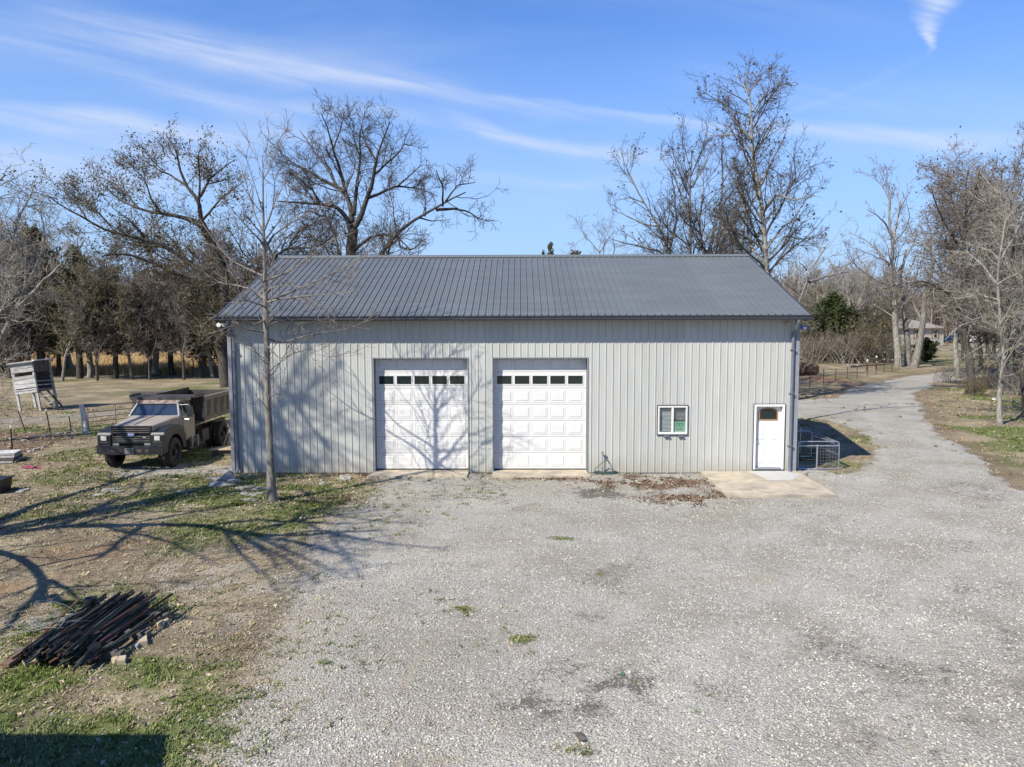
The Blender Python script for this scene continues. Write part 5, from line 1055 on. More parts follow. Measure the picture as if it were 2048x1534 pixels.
# ------------------------------------------------------------------ rocks
def rock(name, loc, sz, seed, label, cat='rock', group=None, mat=None):
    r = T(seed); bm = bmesh.new(); bmesh.ops.create_icosphere(bm, subdivisions=2, radius=1)
    for v_ in bm.verts:
        k = 1+.22*r.normal(); v_.co *= max(.6, min(1.35, k)); v_.co.z = max(min(v_.co.z, .62), -.4)
        v_.co.x *= sz[0]/2; v_.co.y *= sz[1]/2; v_.co.z *= sz[2]/1.1
    me = bpy.data.meshes.new(name); bm.to_mesh(me); bm.free(); me.materials.append(mat or M_rock); o = link(name, me); o.location = (loc[0], loc[1], sz[2]*.12); o.rotation_euler = (r.normal()*.06, r.normal()*.06, r.random()*6.28); return tag(o, label, cat, group)
RK = [(441, 972, .75, .5, .22, 'flat layered rock just left of the barn corner, lowest of that pile'), (455, 960, .8, .5, .26, 'large grey rock leaning at the left barn corner'), (468, 966, .4, .3, .16, 'small pale rock at the foot of the left downspout'), (432, 962, .6, .35, .15, 'thin rock slab at the outer edge of the corner rock pile'), (459, 945, .45, .8, .30, 'dark rounded rock behind the left barn corner'),
      (493, 956, .35, .25, .1, 'pale stone lying along the wall, right of the left downspout'), (690, 957, .55, .4, .14, 'rounded grey stone near the left garage apron'), (645, 968, .3, .2, .06, 'small flat stone on the grass under the wall'),
      (484, 978, .32, .25, .09, 'upper left stone of the cluster left of the young tree'), (503, 976, .42, .28, .1, 'upper middle stone of the cluster left of the young tree'), (520, 978, .36, .24, .1, 'upper right stone of the cluster left of the young tree'), (490, 988, .3, .22, .08, 'lower left stone of the cluster left of the young tree'), (505, 990, .4, .25, .07, 'lower middle flat stone of the cluster left of the young tree'), (521, 988, .26, .2, .08, 'lower right stone of the cluster left of the young tree'), (501, 1000, .55, .2, .05, 'long thin pale stone just left of the young tree foot'),
      (218, 982, .55, .35, .07, 'pale flat stone in the grass below the dump truck'), (238, 984, .4, .2, .07, 'tan flat stone right of the pale one below the dump truck'), (200, 990, .3, .2, .05, 'small flat stone left of the pale one below the dump truck'), (45, 982, .6, .3, .07, 'bluish flat rock near the left edge of the grass'), (370, 984, .7, .22, .06, 'dark flat slab lying between truck and young tree'),
      (552, 1049, .22, .14, .04, 'small pale stone at the soil and gravel edge'), (1600, 950, .75, .4, .12, 'flat limestone at the right corner of the porch slab')]
for i, (px, py, a, b, c, lb) in enumerate(RK): rock('rock', G(px, py), (a, b, c), 200+i, lb)
rr = T(300)
for i, (px, py) in enumerate([(120, 868), (92, 872), (136, 866), (148, 862), (70, 876), (84, 896), (72, 900), (60, 904), (48, 882), (22, 878)]): rock('rock', G(px, py), (.2+.2*rr.random(), .2, .09), 310+i, 'pale field stone along the edge of the bare garden patch', group='stones edging the garden patch')

# ------------------------------------------------------------------ house outside the view whose shadow falls in the lower left corner
cs = SH(341, 1469, 3.6)
hs = empty('shade_house', (cs[0], cs[1], 0), 0, 'low pale house beside the viewpoint whose corner shades the grass', 'house'); L_ = 9.
MB().bb((-L_, -7, 0), (-.45, -.45, 3.5)).build('wall', M_wall, hs); MB().bb((-L_-.3, -7.4, 3.5), (0, 0, 3.6)).prism([(-7.4, 3.6), (0, 3.6), (-3.7, 5.0)], -L_-.3, -.0).build('roof', M_roof, hs)

# ------------------------------------------------------------------ dump truck (local: nose towards -y, front axle at origin)
tk = empty('dump_truck', (-12.68, 1.22, 0), R(1.2), 'old brown and black dump truck parked left of the barn', 'truck')
def rr_rect(x0, x1, z0, z1, r, y, n=3):
    P = []
    for cx, cz, a0 in ((x1-r, z0+r, -90), (x1-r, z1-r, 0), (x0+r, z1-r, 90), (x0+r, z0+r, 180)):
        for i in range(n+1): a = R(a0+90*i/n); P.append((cx+r*math.cos(a), y, cz+r*math.sin(a)))
    return P
hood = MB(); hood.loft([rr_rect(-.66, .66, .95, 1.48, .05, -.72), rr_rect(-.69, .69, .95, 1.515, .07, -.66), rr_rect(-.76, .76, .95, 1.56, .09, -.1), rr_rect(-.86, .86, .95, 1.62, .11, .62), rr_rect(-.89, .89, .95, 1.64, .12, .80)])
hood.prism([(-.10, 1.478), (.10, 1.478), (.16, 1.50), (-.16, 1.50)], -.70, -.66, 'y').build('hood', M_primer, tk, True)
MB().beam((0, -.6, 1.535), (0, .72, 1.645), .05, .018).build('hood_ridge', M_primer, tk)
cab = MB(); cab.loft([rr_rect(-.90, .90, .72, 1.63, .10, .78), rr_rect(-.95, .95, .66, 1.64, .10, .95), rr_rect(-.96, .96, .66, 1.64, .10, 1.9), rr_rect(-.93, .93, .70, 1.62, .12, 2.02)]); cab.build('cab_body', M_primer, tk, True)
# greenhouse: glass core, pillars, roof
def gh(i): return [(-.87+i, .84+i, 1.62), (.87-i, .84+i, 1.62), (.88-i, 1.98-i, 1.62), (-.88+i, 1.98-i, 1.62)], [(-.70+i, 1.17+i, 2.06), (.70-i, 1.17+i, 2.06), (.71-i, 1.93-i, 2.06), (-.71+i, 1.93-i, 2.06)]
M_wind = pmat('windscreen_glass', (.025, .035, .05), .04, spec=.9)
lo, hi = gh(.03); MB().loft([lo, hi]).build('cab_glass', M_wind, tk)
lo, hi = gh(0.0); M_prim2 = pmat('pale_windscreen_rim', (.36, .35, .34), .5, var=.1)
pl = MB()
for a, b, w in ((2, 2, .12), (3, 3, .12)): pl.beam(lo[a], hi[b], w, .1)
for s in (-1, 1):
    pl.beam((s*.875, 1.28, 1.62), (s*.715, 1.34, 2.05), .03, .02); pl.beam((s*.875, 1.62, 1.62), (s*.71, 1.66, 2.05), .05, .04)
pl.build('cab_pillar', M_primer, tk)
ws = MB().beam(lo[0], hi[0], .05, .05).beam(lo[1], hi[1], .05, .05).beam((-.68, 1.165, 2.04), (.68, 1.165, 2.04), .05, .05).beam((-.84, .83, 1.635), (.84, .83, 1.635), .05, .03); ws.build('windscreen_rim', M_prim2, tk)
rf = MB(); rf.loft([rr_rect(-.70, .70, 2.04, 2.085, .02, 1.12), rr_rect(-.74, .74, 2.04, 2.13, .04, 1.24), rr_rect(-.75, .75, 2.04, 2.145, .05, 1.6), rr_rect(-.73, .73, 2.04, 2.12, .04, 1.98)]).build('cab_roof', M_primer, tk, True)
for i in range(5): MB().box((-.58+i*.29, 1.17, 2.125), (.09, .05, .035), None, .6).build('marker_light', M_amber, tk)
MB().box((-.22, .95, 1.66), (.34, .16, .01), (.5, .1, .1)).build('dash_paper', M_white, tk)
for s in (-.3, .35): MB().beam((s, .80, 1.665), (s-.35, .9, 1.72), .012, .012).build('wiper', M_black, tk)
for s in (-1, 1):
    MB().bb((s*.958, .96, .75), (s*.968, 1.88, 1.60)).build('door', M_primer, tk)
    if s < 0: continue
    mi = MB().tube([(s*.9, 1.0, 1.50), (s*1.17, .98, 1.50), (s*1.2, .98, 1.62), (s*1.2, .98, 1.95), (s*1.15, 1.0, 2.02), (s*.80, 1.1, 2.0)], .012, 6).build('mirror_arm', M_galv, tk); MB().box((s*1.2, .985, 1.77), (.20, .05, .38)).build('mirror', M_black, mi)
# grille
gr = MB().bb((-.655, -.80, .93), (.655, -.70, .97)).bb((-.655, -.80, 1.46), (.655, -.70, 1.50)).bb((-.655, -.80, .97), (-.60, -.70, 1.46)).bb((.60, -.80, .97), (.655, -.70, 1.46)).bb((-.60, -.735, .97), (.60, -.70, 1.46)).build('grille', M_black, tk)
M_slat = pmat('grille_slat_paint', (.12, .108, .095), .4)
for i in range(7):
    if i == 3: continue
    MB().box((0, -.785, 1.005+i*.0700), (1.19, .04, .026)).build('grille_slat', M_slat, gr)
em = MB().prism([(.125*math.cos(a), 1.215+.052*math.sin(a)) for a in np.linspace(0, 2*math.pi, 25)[:-1]], -.832, -.80, 'y').build('emblem', pmat('chrome_rim', (.55, .58, .62), .3, .5), gr)
MB().prism([(.115*math.cos(a), 1.215+.043*math.sin(a)) for a in np.linspace(0, 2*math.pi, 25)[:-1]], -.837, -.8325, 'y').build('emblem_oval', pmat('emblem_blue', (.02, .10, .38), .3), gr)
def text(s, size, loc, rot, mat, parent, name='lettering', ext=.002):
    c = bpy.data.curves.new(name, 'FONT'); c.body = s; c.size = size; c.extrude = ext; c.align_x = 'CENTER'; c.align_y = 'CENTER'; c.shear = .25; t_ = bpy.data.objects.new(name, c); COL.objects.link(t_); bpy.context.view_layer.update(); me = bpy.data.meshes.new_from_object(t_); bpy.data.objects.remove(t_); me.materials.clear(); me.materials.append(mat); o = link(name, me)
    o.parent = parent; o.location = loc; o.rotation_euler = rot; return o
text('Ford', .085, (0, -.840, 1.215), (R(90), 0, 0), M_white, gr)
MB().bb((.38, -.812, 1.118), (.47, -.806, 1.14)).build('badge', M_white, gr)
# fenders with arches
def fender(s):
    arc = [(.60*math.cos(a), .52+.60*math.sin(a)) for a in np.linspace(math.pi*1.0-.12, .05, 14)]
    top = [(.86, .52), (.86, .92), (.66, 1.30), (.25, 1.42), (-.35, 1.40), (-.60, 1.33), (-.80, 1.28), (-.84, 1.22), (-.84, .72), (-.60, .70)]
    mb = MB(); mb.prism(arc+top, s*.66, s*1.10); return mb.build('fender', M_black, tk, bevel=.015)
for s in (-1, 1):
    fender(s); a, b = sorted((s*.74, s*1.04))
    MB().bb((a, -.855, .99), (b, -.842, 1.20)).build('headlight_bezel', M_black, tk)
    MB().bb((s*.88-.09, -.872, 1.03), (s*.88+.09, -.856, 1.18)).build('headlight', M_lamp, tk)
    MB().bb((a, -.86, .96), (b, -.843, .982)).build('trim_strip', M_slat, tk)
    MB().bb((s*.52-.1, -.80, .86), (s*.52+.1, -.78, .93)).build('bracket', M_galv, tk)
bp = MB()
bp.loft([[(-1.12, -.70, .60), (-1.12, -.70, .87), (-1.12, -.62, .87), (-1.12, -.62, .60)], [(-1.10, -.92, .58), (-1.10, -.92, .87), (-1.0, -.80, .87), (-1.0, -.80, .58)], [(-.66, -1.0, .57), (-.66, -1.0, .86), (-.64, -.86, .86), (-.64, -.86, .57)], [(.66, -1.0, .57), (.66, -1.0, .86), (.64, -.86, .86), (.64, -.86, .57)], [(1.10, -.92, .58), (1.10, -.92, .87), (1.0, -.80, .87), (1.0, -.80, .58)], [(1.12, -.70, .60), (1.12, -.70, .87), (1.12, -.62, .87), (1.12, -.62, .60)]])
bump_ = bp.build('bumper', M_black, tk, bevel=.012)
for x, w in ((-.52, .16), (-.25, .12), (.34, .18), (.60, .13)): MB().bb((x-w/2, -1.008, .66), (x+w/2, -.99, .75)).build('bumper_slot', M_bed, bump_)
plt_ = MB().bb((-.12, -1.02, .62), (.15, -1.009, .78)).build('license_plate', pmat('dirty_plate', (.16, .15, .13), .6), bump_)
MB().bb((-.13, -1.012, .605), (.16, -1.0085, .795)).build('plate_frame', M_galv, bump_)
# wheels
def wheel(x, y, r_, w, nm='wheel', face=1):
    t = MB(); h = w/2; t.lathe([(r_*.62, -h*.8), (r_*.66, -h), (r_*.93, -h), (r_, -h*.78), (r_, h*.78), (r_*.93, h), (r_*.66, h), (r_*.62, h*.8)], (x, y, r_), 'x', 36)
    for k in range(44):
        a = 2*math.pi*k/44
        for q in (-1, 1): t.box((x+q*h*.42, y+(r_+.004)*math.cos(a), r_+(r_+.004)*math.sin(a)), (h*.62, .03, .022), (a-math.pi/2, 0, 0))
    o = t.build(nm, M_rubber, tk, True)
    m_ = MB(); f = face*h; m_.lathe([(r_*.63, -f*.8), (r_*.63, f*.72), (r_*.57, f*.78), (r_*.52, f*.35), (r_*.3, f*.12), (r_*.18, f*.25), (r_*.17, f*1.05), (0, f*1.1)], (x, y, r_), 'x', 24)
    m_.build('rim', M_black, o, True)
    for k in range(6):
        a = 2*math.pi*k/6; MB().tube([(x+f*.1, y+r_*.26*math.cos(a), r_+r_*.26*math.sin(a)), (x+f*.42, y+r_*.26*math.cos(a), r_+r_*.26*math.sin(a))], .022, 6).build('lug_nut', M_bed, o)
wheel(-.97, 0, .49, .27, face=-1); wheel(.97, 0, .49, .27)
for x, f in ((-1.04, -1), (-.70, 1), (.70, -1), (1.04, 1)): wheel(x, 4.15, .49, .27, face=f)
ch = MB()
for s in (-.42, .42): ch.bb((s-.04, -.6, .72), (s+.04, 6.2, .92))
ch.bb((-.8, -.05, .42), (.8, .05, .52)).bb((-.8, 4.08, .42), (.8, 4.22, .56)).lathe([(0, -.2), (.2, -.12), (.24, 0), (.2, .12), (0, .2)], (0, 4.15, .49), 'y', 14); ch.bb((-.35, -.5, .55), (.35, .9, .95)); ch.build('chassis', M_bed, tk)
MB().lathe([(0, -.42), (.20, -.42), (.20, .42), (0, .42)], (.84, 1.75, .58), 'y', 16).build('fuel_tank', M_bed, tk, True)
for y in (1.5, 2.0): MB().bb((.62, y-.03, .36), (1.05, y+.03, .80)).build('tank_strap', M_galv, tk)
MB().bb((.72, 1.35, .34), (1.05, 2.15, .38)).build('step', M_bed, tk); MB().bb((.7, 2.5, .45), (1.0, 3.1, .9)).build('tool_box', M_bed, tk)
for s in (-1, 1): MB().bb((s*.6, .60, .45), (s*1.08, .63, 1.0)).build('mud_flap', M_black, tk)
# tipping bed
bx, b0, b1, zb0, zb1 = 1.18, 2.30, 6.4, 1.26, 2.16
bd_ = MB(); bd_.bb((-bx+.05, b0, zb0), (bx-.05, b1, zb0+.08)).bb((-bx+.05, b0, zb0), (bx-.05, b0+.06, zb1+.05)).bb((-bx+.05, b1-.06, zb0), (bx-.05, b1, zb1-.1))
for s in (-1, 1): bd_.bb((s*(bx-.09), b0, zb0+.05), (s*(bx-.05), b1, zb1))
bed = bd_.build('dump_bed', M_bed, tk)
M_bed2 = pmat('dusty_bed_steel', (.135, .115, .095), .7, var=.2, dirt=(.16, .12, .09))
for s in (-1, 1):
    MB().prism([(s*(bx-.05), zb1-.17), (s*(bx+.03), zb1-.15), (s*(bx+.03), zb1), (s*(bx-.09), zb1+.02), (s*(bx-.09), zb1-.01)], b0, b1, 'y').build('top_rail', M_bed2, bed)
    MB().prism([(s*(bx-.05), zb0+.0), (s*(bx+.02), zb0), (s*(bx+.02), zb0+.09), (s*(bx-.05), zb0+.16)], b0, b1, 'y').build('bottom_rail', M_bed2, bed)
    for k in range(7):
        y = b0+.1+k*(b1-b0-.2)/6; w = .17
        MB().loft([[(s*(bx-.05), y-w*1.2, zb0+.12), (s*(bx+.02), y-w*.7, zb0+.12), (s*(bx+.02), y+w*.7, zb0+.12), (s*(bx-.05), y+w*1.2, zb0+.12)], [(s*(bx-.05), y-w*.7, zb1-.16), (s*(bx+.02), y-w*.4, zb1-.16), (s*(bx+.02), y+w*.4, zb1-.16), (s*(bx-.05), y+w*.7, zb1-.16)]]).build('bed_post', M_bed2, bed)
cn = MB(); zt = 2.20; yb0 = 1.38
cn.prism([(-bx+.10, yb0), (bx-.10, yb0), (bx, yb0+.15), (bx, b0+.05), (-bx, b0+.05), (-bx, yb0+.15)], zt, zt+.05, 'z').bb((-bx+.1, yb0, zt-.07), (bx-.1, yb0+.03, zt)); cn.beam((-bx+.02, yb0+.12, zt+.06), (-bx+.02, b0, zt+.06), .05, .12).beam((bx-.02, yb0+.12, zt+.06), (bx-.02, b0, zt+.06), .05, .12)
cn.build('cab_shield', M_bed, bed); MB().bb((-bx+.02, b0-.05, 1.5), (bx-.02, b0, zt+.04)).build('headboard', M_bed, bed)

# ------------------------------------------------------------------ wooden hut on legs
bl_ = G(66, 822); hut = empty('wooden_hut', (bl_[0]-.1, bl_[1]-.1, 0), 0, 'weathered grey plank hut standing on tall legs in the pasture', 'hut'); hut.rotation_euler = (0, R(-7), R(3))
w2, d2, zl, zh = .60, 1.5, 1.02, 2.75
for x, y in ((-w2+.05, .05), (w2-.05, .05), (-w2+.05, d2), (w2+.05, d2)): MB().beam((x, y, -.05), (x, y, zh), .11, .11).build('leg', M_greyw, hut)
z = zl; k = 0
for h_, gap in ((.12, .03), (.09, .05), (.22, .012), (.24, .01), (.20, .20), (.22, .012), (.20, .01), (.16, 0)):
    MB().box((.01*(k % 3-1), -.03, z+h_/2), (2*w2+.04*(k % 2), .03, h_-.006), (0, R(.6*(k % 3-1)), 0)).build('plank', M_greyw, hut); z += h_+gap; k += 1
for i in range(5): MB().box((-w2-.03, d2*.5, zl+.15+i*.34), (.03, d2, .30)).build('plank', M_greyw, hut)
for i in range(3): MB().box((w2+.03, .22+i*.55, zh-.32), (.03, .50, .62)).build('plank', M_darkw, hut)
for z in (1.15, 1.4, 1.62): MB().beam((w2+.02, .1, z), (w2+.02, d2, z-.05), .03, .05).build('rail', M_greyw, hut)
MB().bb((-w2, .1, zl), (w2, d2, zl+.04)).bb((-w2, d2+.02, zl), (w2, d2+.05, zh-.05)).build('back', M_darkw, hut)
rf = MB().box((.02, d2*.5, zh+.03), (2*w2+.25, d2+.35, .05), (R(2), 0, 0)).build('roof', M_greyw, hut)
MB().beam((w2+.10, -.05, zh+.05), (w2+.12, d2+.1, zh+.03), .12, .05).build('board', M_whitew, rf)
for x, y in ((w2+.35, .2), (w2+.62, .25)): pass
for i, z in enumerate((.75, .32)): MB().box((w2+.42+.10*i, .45, z), (.34, .9, .05)).build('step', M_greyw, hut)
for y in (.1, .85): MB().beam((w2+.05, y, zl), (w2+.72, y, 0), .05, .10).build('stringer', M_darkw, hut)

# ------------------------------------------------------------------ left fence, gate, rack
def tpost(parent, name, x, y, h, mat, lean=(0, 0), cap=None, w=.03):
    top = (x+lean[0], y+lean[1], h); o = MB().beam((x, y, -.1), top, w, w*.35).beam((x, y-.008, -.1), (top[0], top[1]-.008, top[2]), w*.3, w).build(name, mat, parent)
    if cap: MB().beam((x+lean[0]*.92, y+lean[1]*.92-.003, h*.92), (top[0], top[1]-.003, h+.02), w*1.1, w*.9).build('cap', cap, o)
    return o
fL = empty('wire_fence', (0, 0, 0), 0, 'sagging wire fence on thin steel posts left of the wooden gate post', 'fence'); PL = []
for px, py, tx, ty, h, cp in ((26, 914, 21, 852, 1.35, M_whitew), (52.5, 864, 36, 821, 1.25, None), (101, 865, 92, 819, 1.3, M_whitew), (143, 862, 138, 832, 1.0, None)):
    g = G(px, py); tpt = I(tx, ty, g[1]); tpost(fL, 'post', g[0], g[1], tpt[2], M_gpost if cp is None else M_black, (tpt[0]-g[0], 0), cp, .045); PL.append(g)
gp0 = G(171, 868); wsx = [G(-60, 875), PL[1], PL[2], gp0]; wm = MB()
for a, b in zip(wsx[:-1], wsx[1:]):
    for z in (.25, .5, .75, 1.0, 1.15):
        mid = (a+b)/2; wm.tube([(a[0], a[1], z), (mid[0], mid[1], z-.06), (b[0], b[1], z)], .006, 3, False)
wm.build('wire', M_wire, fL)
po = MB(); po.tube([(gp0[0]+.02, gp0[1], -.1), (gp0[0]-.0, gp0[1], .5), (gp0[0]-.05, gp0[1]+.02, .9), (gp0[0]-.12, gp0[1], 1.32)], [.14, .12, .12, .10], 10); tag(po.build('gate_post', M_greyw, None, True), 'knotty grey wooden post holding the tube gate', 'post')
g1 = G(262, 857); gt = empty('tube_gate', (0, 0, 0), 0, 'open six-bar steel tube gate hung on the wooden post behind the truck', 'gate')
a = np.array([gp0[0]+.12, gp0[1]+.05, 0]); dG = np.array([g1[0]+.7-a[0], (11.2-a[1]), 0]); dG /= np.linalg.norm(dG); LG = 3.4; b = a+dG*LG
fr = MB(); fr.tube([a+(0, 0, .12), a+(0, 0, 1.22), b-dG*.15+(0, 0, 1.22), b+(0, 0, 1.05), b+(0, 0, .12), a+(0, 0, .12)], .024, 6); fr.build('frame', M_wire, gt)
for z in (.32, .52, .72, .95): MB().tube([a+(0, 0, z), b+(0, 0, z)], .018, 6).build('bar', M_wire, gt)
for t in (.36, .70): MB().tube([a+dG*LG*t+(0, 0, .12), a+dG*LG*t+(0, 0, 1.22)], .02, 6).build('upright', M_galv, gt)
rk = empty('wooden_rack', (-18.4, 13.6, 0), .2, 'dark old timber frame standing behind the tube gate', 'rack')
for x in (-1., 0, 1.): MB().beam((x, 0, 0), (x, 0, 1.35), .14, .14).build('upright', M_darkw, rk)
for z in (.45, .9, 1.3): MB().beam((-1.05, -.02, z), (1.1, -.02, z), .12, .14 if z > 1 else .07).build('rail', M_darkw, rk)
MB().box((0, .35, 1.38), (2.3, .8, .06)).build('top', M_darkw, rk); MB().beam((-1, -.05, .2), (0, -.05, 1.3), .06, .05).build('brace', M_darkw, rk)

# small things on the left
sb_ = G(442, 912); stp = empty('wooden_step', (sb_[0]+.15, sb_[1]+.15, 0), .1, 'pale plywood platform step against the left side of the barn', 'step')
MB().prism([(-.55, -.3), (.5, -.3), (.5, .6), (-.2, .5)], .24, .29, 'z').build('top', M_board, stp); MB().bb((-.45, -.2, 0), (.45, .45, .24)).build('base', M_darkw, stp)
for i, (x, h_) in enumerate(((.05, 1.5), (.25, 1.8), (-.12, 1.25))):
    tag(MB().beam((sb_[0]+x-.05, sb_[1]+.7, .29), (sb_[0]+x+.28, sb_[1]+.95, .29+h_), .09, .035).build('leaning_board', M_board, None), ['short pale board leaning on the barn side, middle of three', 'tallest pale board leaning on the barn side above the step', 'thin board leaning furthest left above the step'][i], 'board')
e0 = G(2, 925); pal = empty('board_stack', (e0[0]-.3, e0[1]+.1, 0), .25, 'low stack of grey boards at the left edge beside the garden patch', 'stack')
for k in range(4): MB().box((.02*k, .02*k, .05+k*.085), (1.5-.06*k, 1.0-.04*k, .06), (0, 0, .03*k)).build('plank', M_greyw if k != 1 else M_darkw, pal)
e1 = G(2, 985); tr2 = empty('black_trough', (e1[0]-.35, e1[1], 0), .1, 'low black trough cut by the left edge below the boards', 'trough')
MB().loft([[(x*.9, y*.9, 0) for x, y in ((-.5, -.3), (.5, -.3), (.5, .3), (-.5, .3))], [(x, y, .4) for x, y in ((-.5, -.3), (.5, -.3), (.5, .3), (-.5, .3))]]).build('tub', M_black, tr2); MB().box((0, 0, .41), (1.06, .66, .03)).build('rim', M_black, tr2)
c = G(64, 937); rg = MB()
for i in range(5): rg.box((c[0]-.25+i*.11, c[1]+.05*math.sin(i*1.7), .03+.02*(i % 2)), (.15, .12+.05*(i % 3), .025), (.3*math.sin(i), .3*math.cos(i*2), i))
tag(rg.build('cloth_rag', pmat('pink_cloth', (.30, .05, .10), .8), None), 'crumpled pink rag lying in the grass left of the truck', 'rag')
c = G(1161, 1479); o = MB().box((0, 0, 0), (.10, .17, .010), (.05, .03, R(20))).build('metal_plate', M_darkw, None, bevel=.003); o.location = (c[0], c[1], .04); tag(o, 'small rusty rectangular plate lying on the gravel in front', 'plate')
c = G(1990, 801); o = MB().box((0, 0, .06), (.35, .2, .12), (0, .1, .3), .7).build('white_scrap', M_white, None); o.location = (c[0], c[1], 0); tag(o, 'small white scrap in the grass right of the lane', 'litter')
c = G(1243, 1355); o = MB().box((0, 0, .0), (.05, .025, .01), (0, 0, .3)).build('green_scrap', M_postd, None); o.location = (c[0], c[1], .05); tag(o, 'tiny green scrap on the gravel right of centre', 'litter')

# ------------------------------------------------------------------ pile of steel fence posts
def tmesh(seed, L):
    mb = MB(); mb.bb((-.019, 0, 0), (.019, L, .005)).bb((-.003, 0, .005), (.003, L, .034))
    n = int(L/.055)
    for i in range(n-8): mb.bb((-.008, .3+i*.055, -.008), (.008, .325+i*.055, .0))
    mb.bb((-.06, .10, -.006), (.06, .34, -.001)); me = bpy.data.meshes.new('fence_post')
    me.from_pydata(mb.v, [], mb.f); me.update(); return me
TM = []
for k, mt in enumerate((M_gpost, M_gpost, M_rust, M_rpost)):
    me = tmesh(k, 1.85+.1*(k % 2)); me.materials.append(mt); TM.append(me)
A0, A1 = G(190, 1325), G(262, 1215); r = T(400); dirp = np.array([.05, .9987, 0]); perp = np.array([dirp[1], -dirp[0], 0]); cen = np.array([-6.38, -12.50, 0])
PT = {0: ('dark green studded steel fence post in the pile on the grass', 'green posts of the pile'), 2: ('rusty brown studded steel fence post in the pile on the grass', 'rusty posts of the pile'), 3: ('dark red studded steel fence post in the pile on the grass', 'red posts of the pile')}
npost = 96
for i in range(npost):
    lay = int(i//24); off = r.uniform(-.60, .60)*(1-lay*.16); k = [0, 1, 0, 2, 1, 1, 2, 0][r.integers(0, 8)] if lay < 3 else [0, 2, 1, 3, 0][r.integers(0, 5)]
    o = bpy.data.objects.new('fence_post', TM[k]); COL.objects.link(o); sl_ = r.uniform(-.26, .26)-off*.10
    p = cen+perp*off-dirp*(1.02-sl_); o.location = (p[0], p[1], .12+lay*.045+r.uniform(0, .04)); a = math.atan2(-dirp[0], dirp[1])+r.normal()*.075+.05
    o.rotation_euler = (r.normal()*.022, r.uniform(-2.4, 2.4) if r.random() < .6 else math.pi, a); lb, gr_ = PT[{1: 0}.get(k, k)]; tag(o, lb, 'fence post', gr_)
# one bright red post along the near right side
o = bpy.data.objects.new('fence_post', TM[3]); COL.objects.link(o); p = cen+perp*.60-dirp*.95; o.location = (p[0], p[1], .30); o.rotation_euler = (.0, .2, math.atan2(-dirp[0], dirp[1])-.02); tag(o, 'reddest studded post lying on the lower right flank of the pile', 'fence post', 'red posts of the pile')
for i, (px, py, s, rz_, lb) in enumerate([(320, 1252, (.13, .22, .1), .7, 'pale wooden block at the top right end of the post pile'), (286, 1287, (.16, .3, .1), .5, 'tan wooden block halfway along the right flank of the post pile'), (244, 1326, (.14, .22, .1), .4, 'light wooden block at the lower right end of the post pile'), (232, 1325, (.10, .16, .09), .9, 'small broken block left of the lower light block'), (60, 1326, (.2, .3, .08), .8, 'flat sandy block under the lower left end of the posts'), (272, 1296, (.12, .16, .08), .1, 'grey stone like block below the tan one'), (328, 1246, (.1, .3, .06), -.6, 'orange tipped block at the far right end of the posts')]):
    c = G(px, py); o = MB().box((0, 0, s[2]*.4), tuple(q*.8 for q in s)).build('wood_block', M_board if i != 5 else M_rock, None, bevel=.008); o.location = (c[0], c[1], 0); o.rotation_euler[2] = rz_; tag(o, lb, 'block')
c0, c1_ = G(10, 1338), G(142, 1256); tag(MB().beam((c0[0], c0[1], .05), (c1_[0], c1_[1], .14), .12, .05).build('timber_plank', pmat('red_brown_plank', (.14, .075, .05), .85, var=.2, dirt=(.25, .2, .15), damt=.4), None), 'long brown plank lying along the left side of the post pile', 'plank')
for k in range(3):
    c = cen-dirp*(.75-.7*k); tag(MB().beam((c[0]-perp[0]*.8, c[1]-perp[1]*.8, .06), (c[0]+perp[0]*.82, c[1]+perp[1]*.82, .06), .12, .11).build('support_timber', M_darkw, None), ['timber carrying the lower end of the post pile', 'timber carrying the middle of the post pile', 'timber carrying the upper end of the post pile'][k], 'timber')
c = G(182, 1238); pp_ = empty('black_pipe', (c[0], c[1]-.0, 0), 0, 'short black pipe standing at the upper left of the post pile', 'pipe')
MB().lathe([(.085, 0), (.085, .30), (.092, .30), (.092, .36), (.075, .36), (.06, .33), (.06, .05)], (0, 0, 0), 'z', 18).build('barrel', M_black, pp_, True); MB().lathe([(.0, .31), (.06, .31)], (0, 0, 0), 'z', 14).build('cap', M_bed, pp_)
wt = MB(); r = T(410); c = G(85, 1262)
for i in range(16):
    a0 = r.random()*6.28; rad = r.uniform(.3, .75); tl_ = r.normal()*.18; tl2 = r.normal()*.22; q = c+np.array([r.normal()*.25, r.normal()*.2, .12]); pts = []
    for j in range(int(r.integers(14, 26))):
        a = a0+j*.24; pts.append((q[0]+rad*math.cos(a)+j*.01, q[1]+rad*.8*math.sin(a), max(.01, q[2]+rad*(tl_*math.cos(a)+tl2*math.sin(a))+.05)))
    wt.tube(pts, .0032, 3, False)
tag(wt.build('wire_tangle', pmat('light_wire', (.42, .42, .40), .4, .4), None), 'loose coil of pale wire in the grass left of the post pile', 'wire coil')

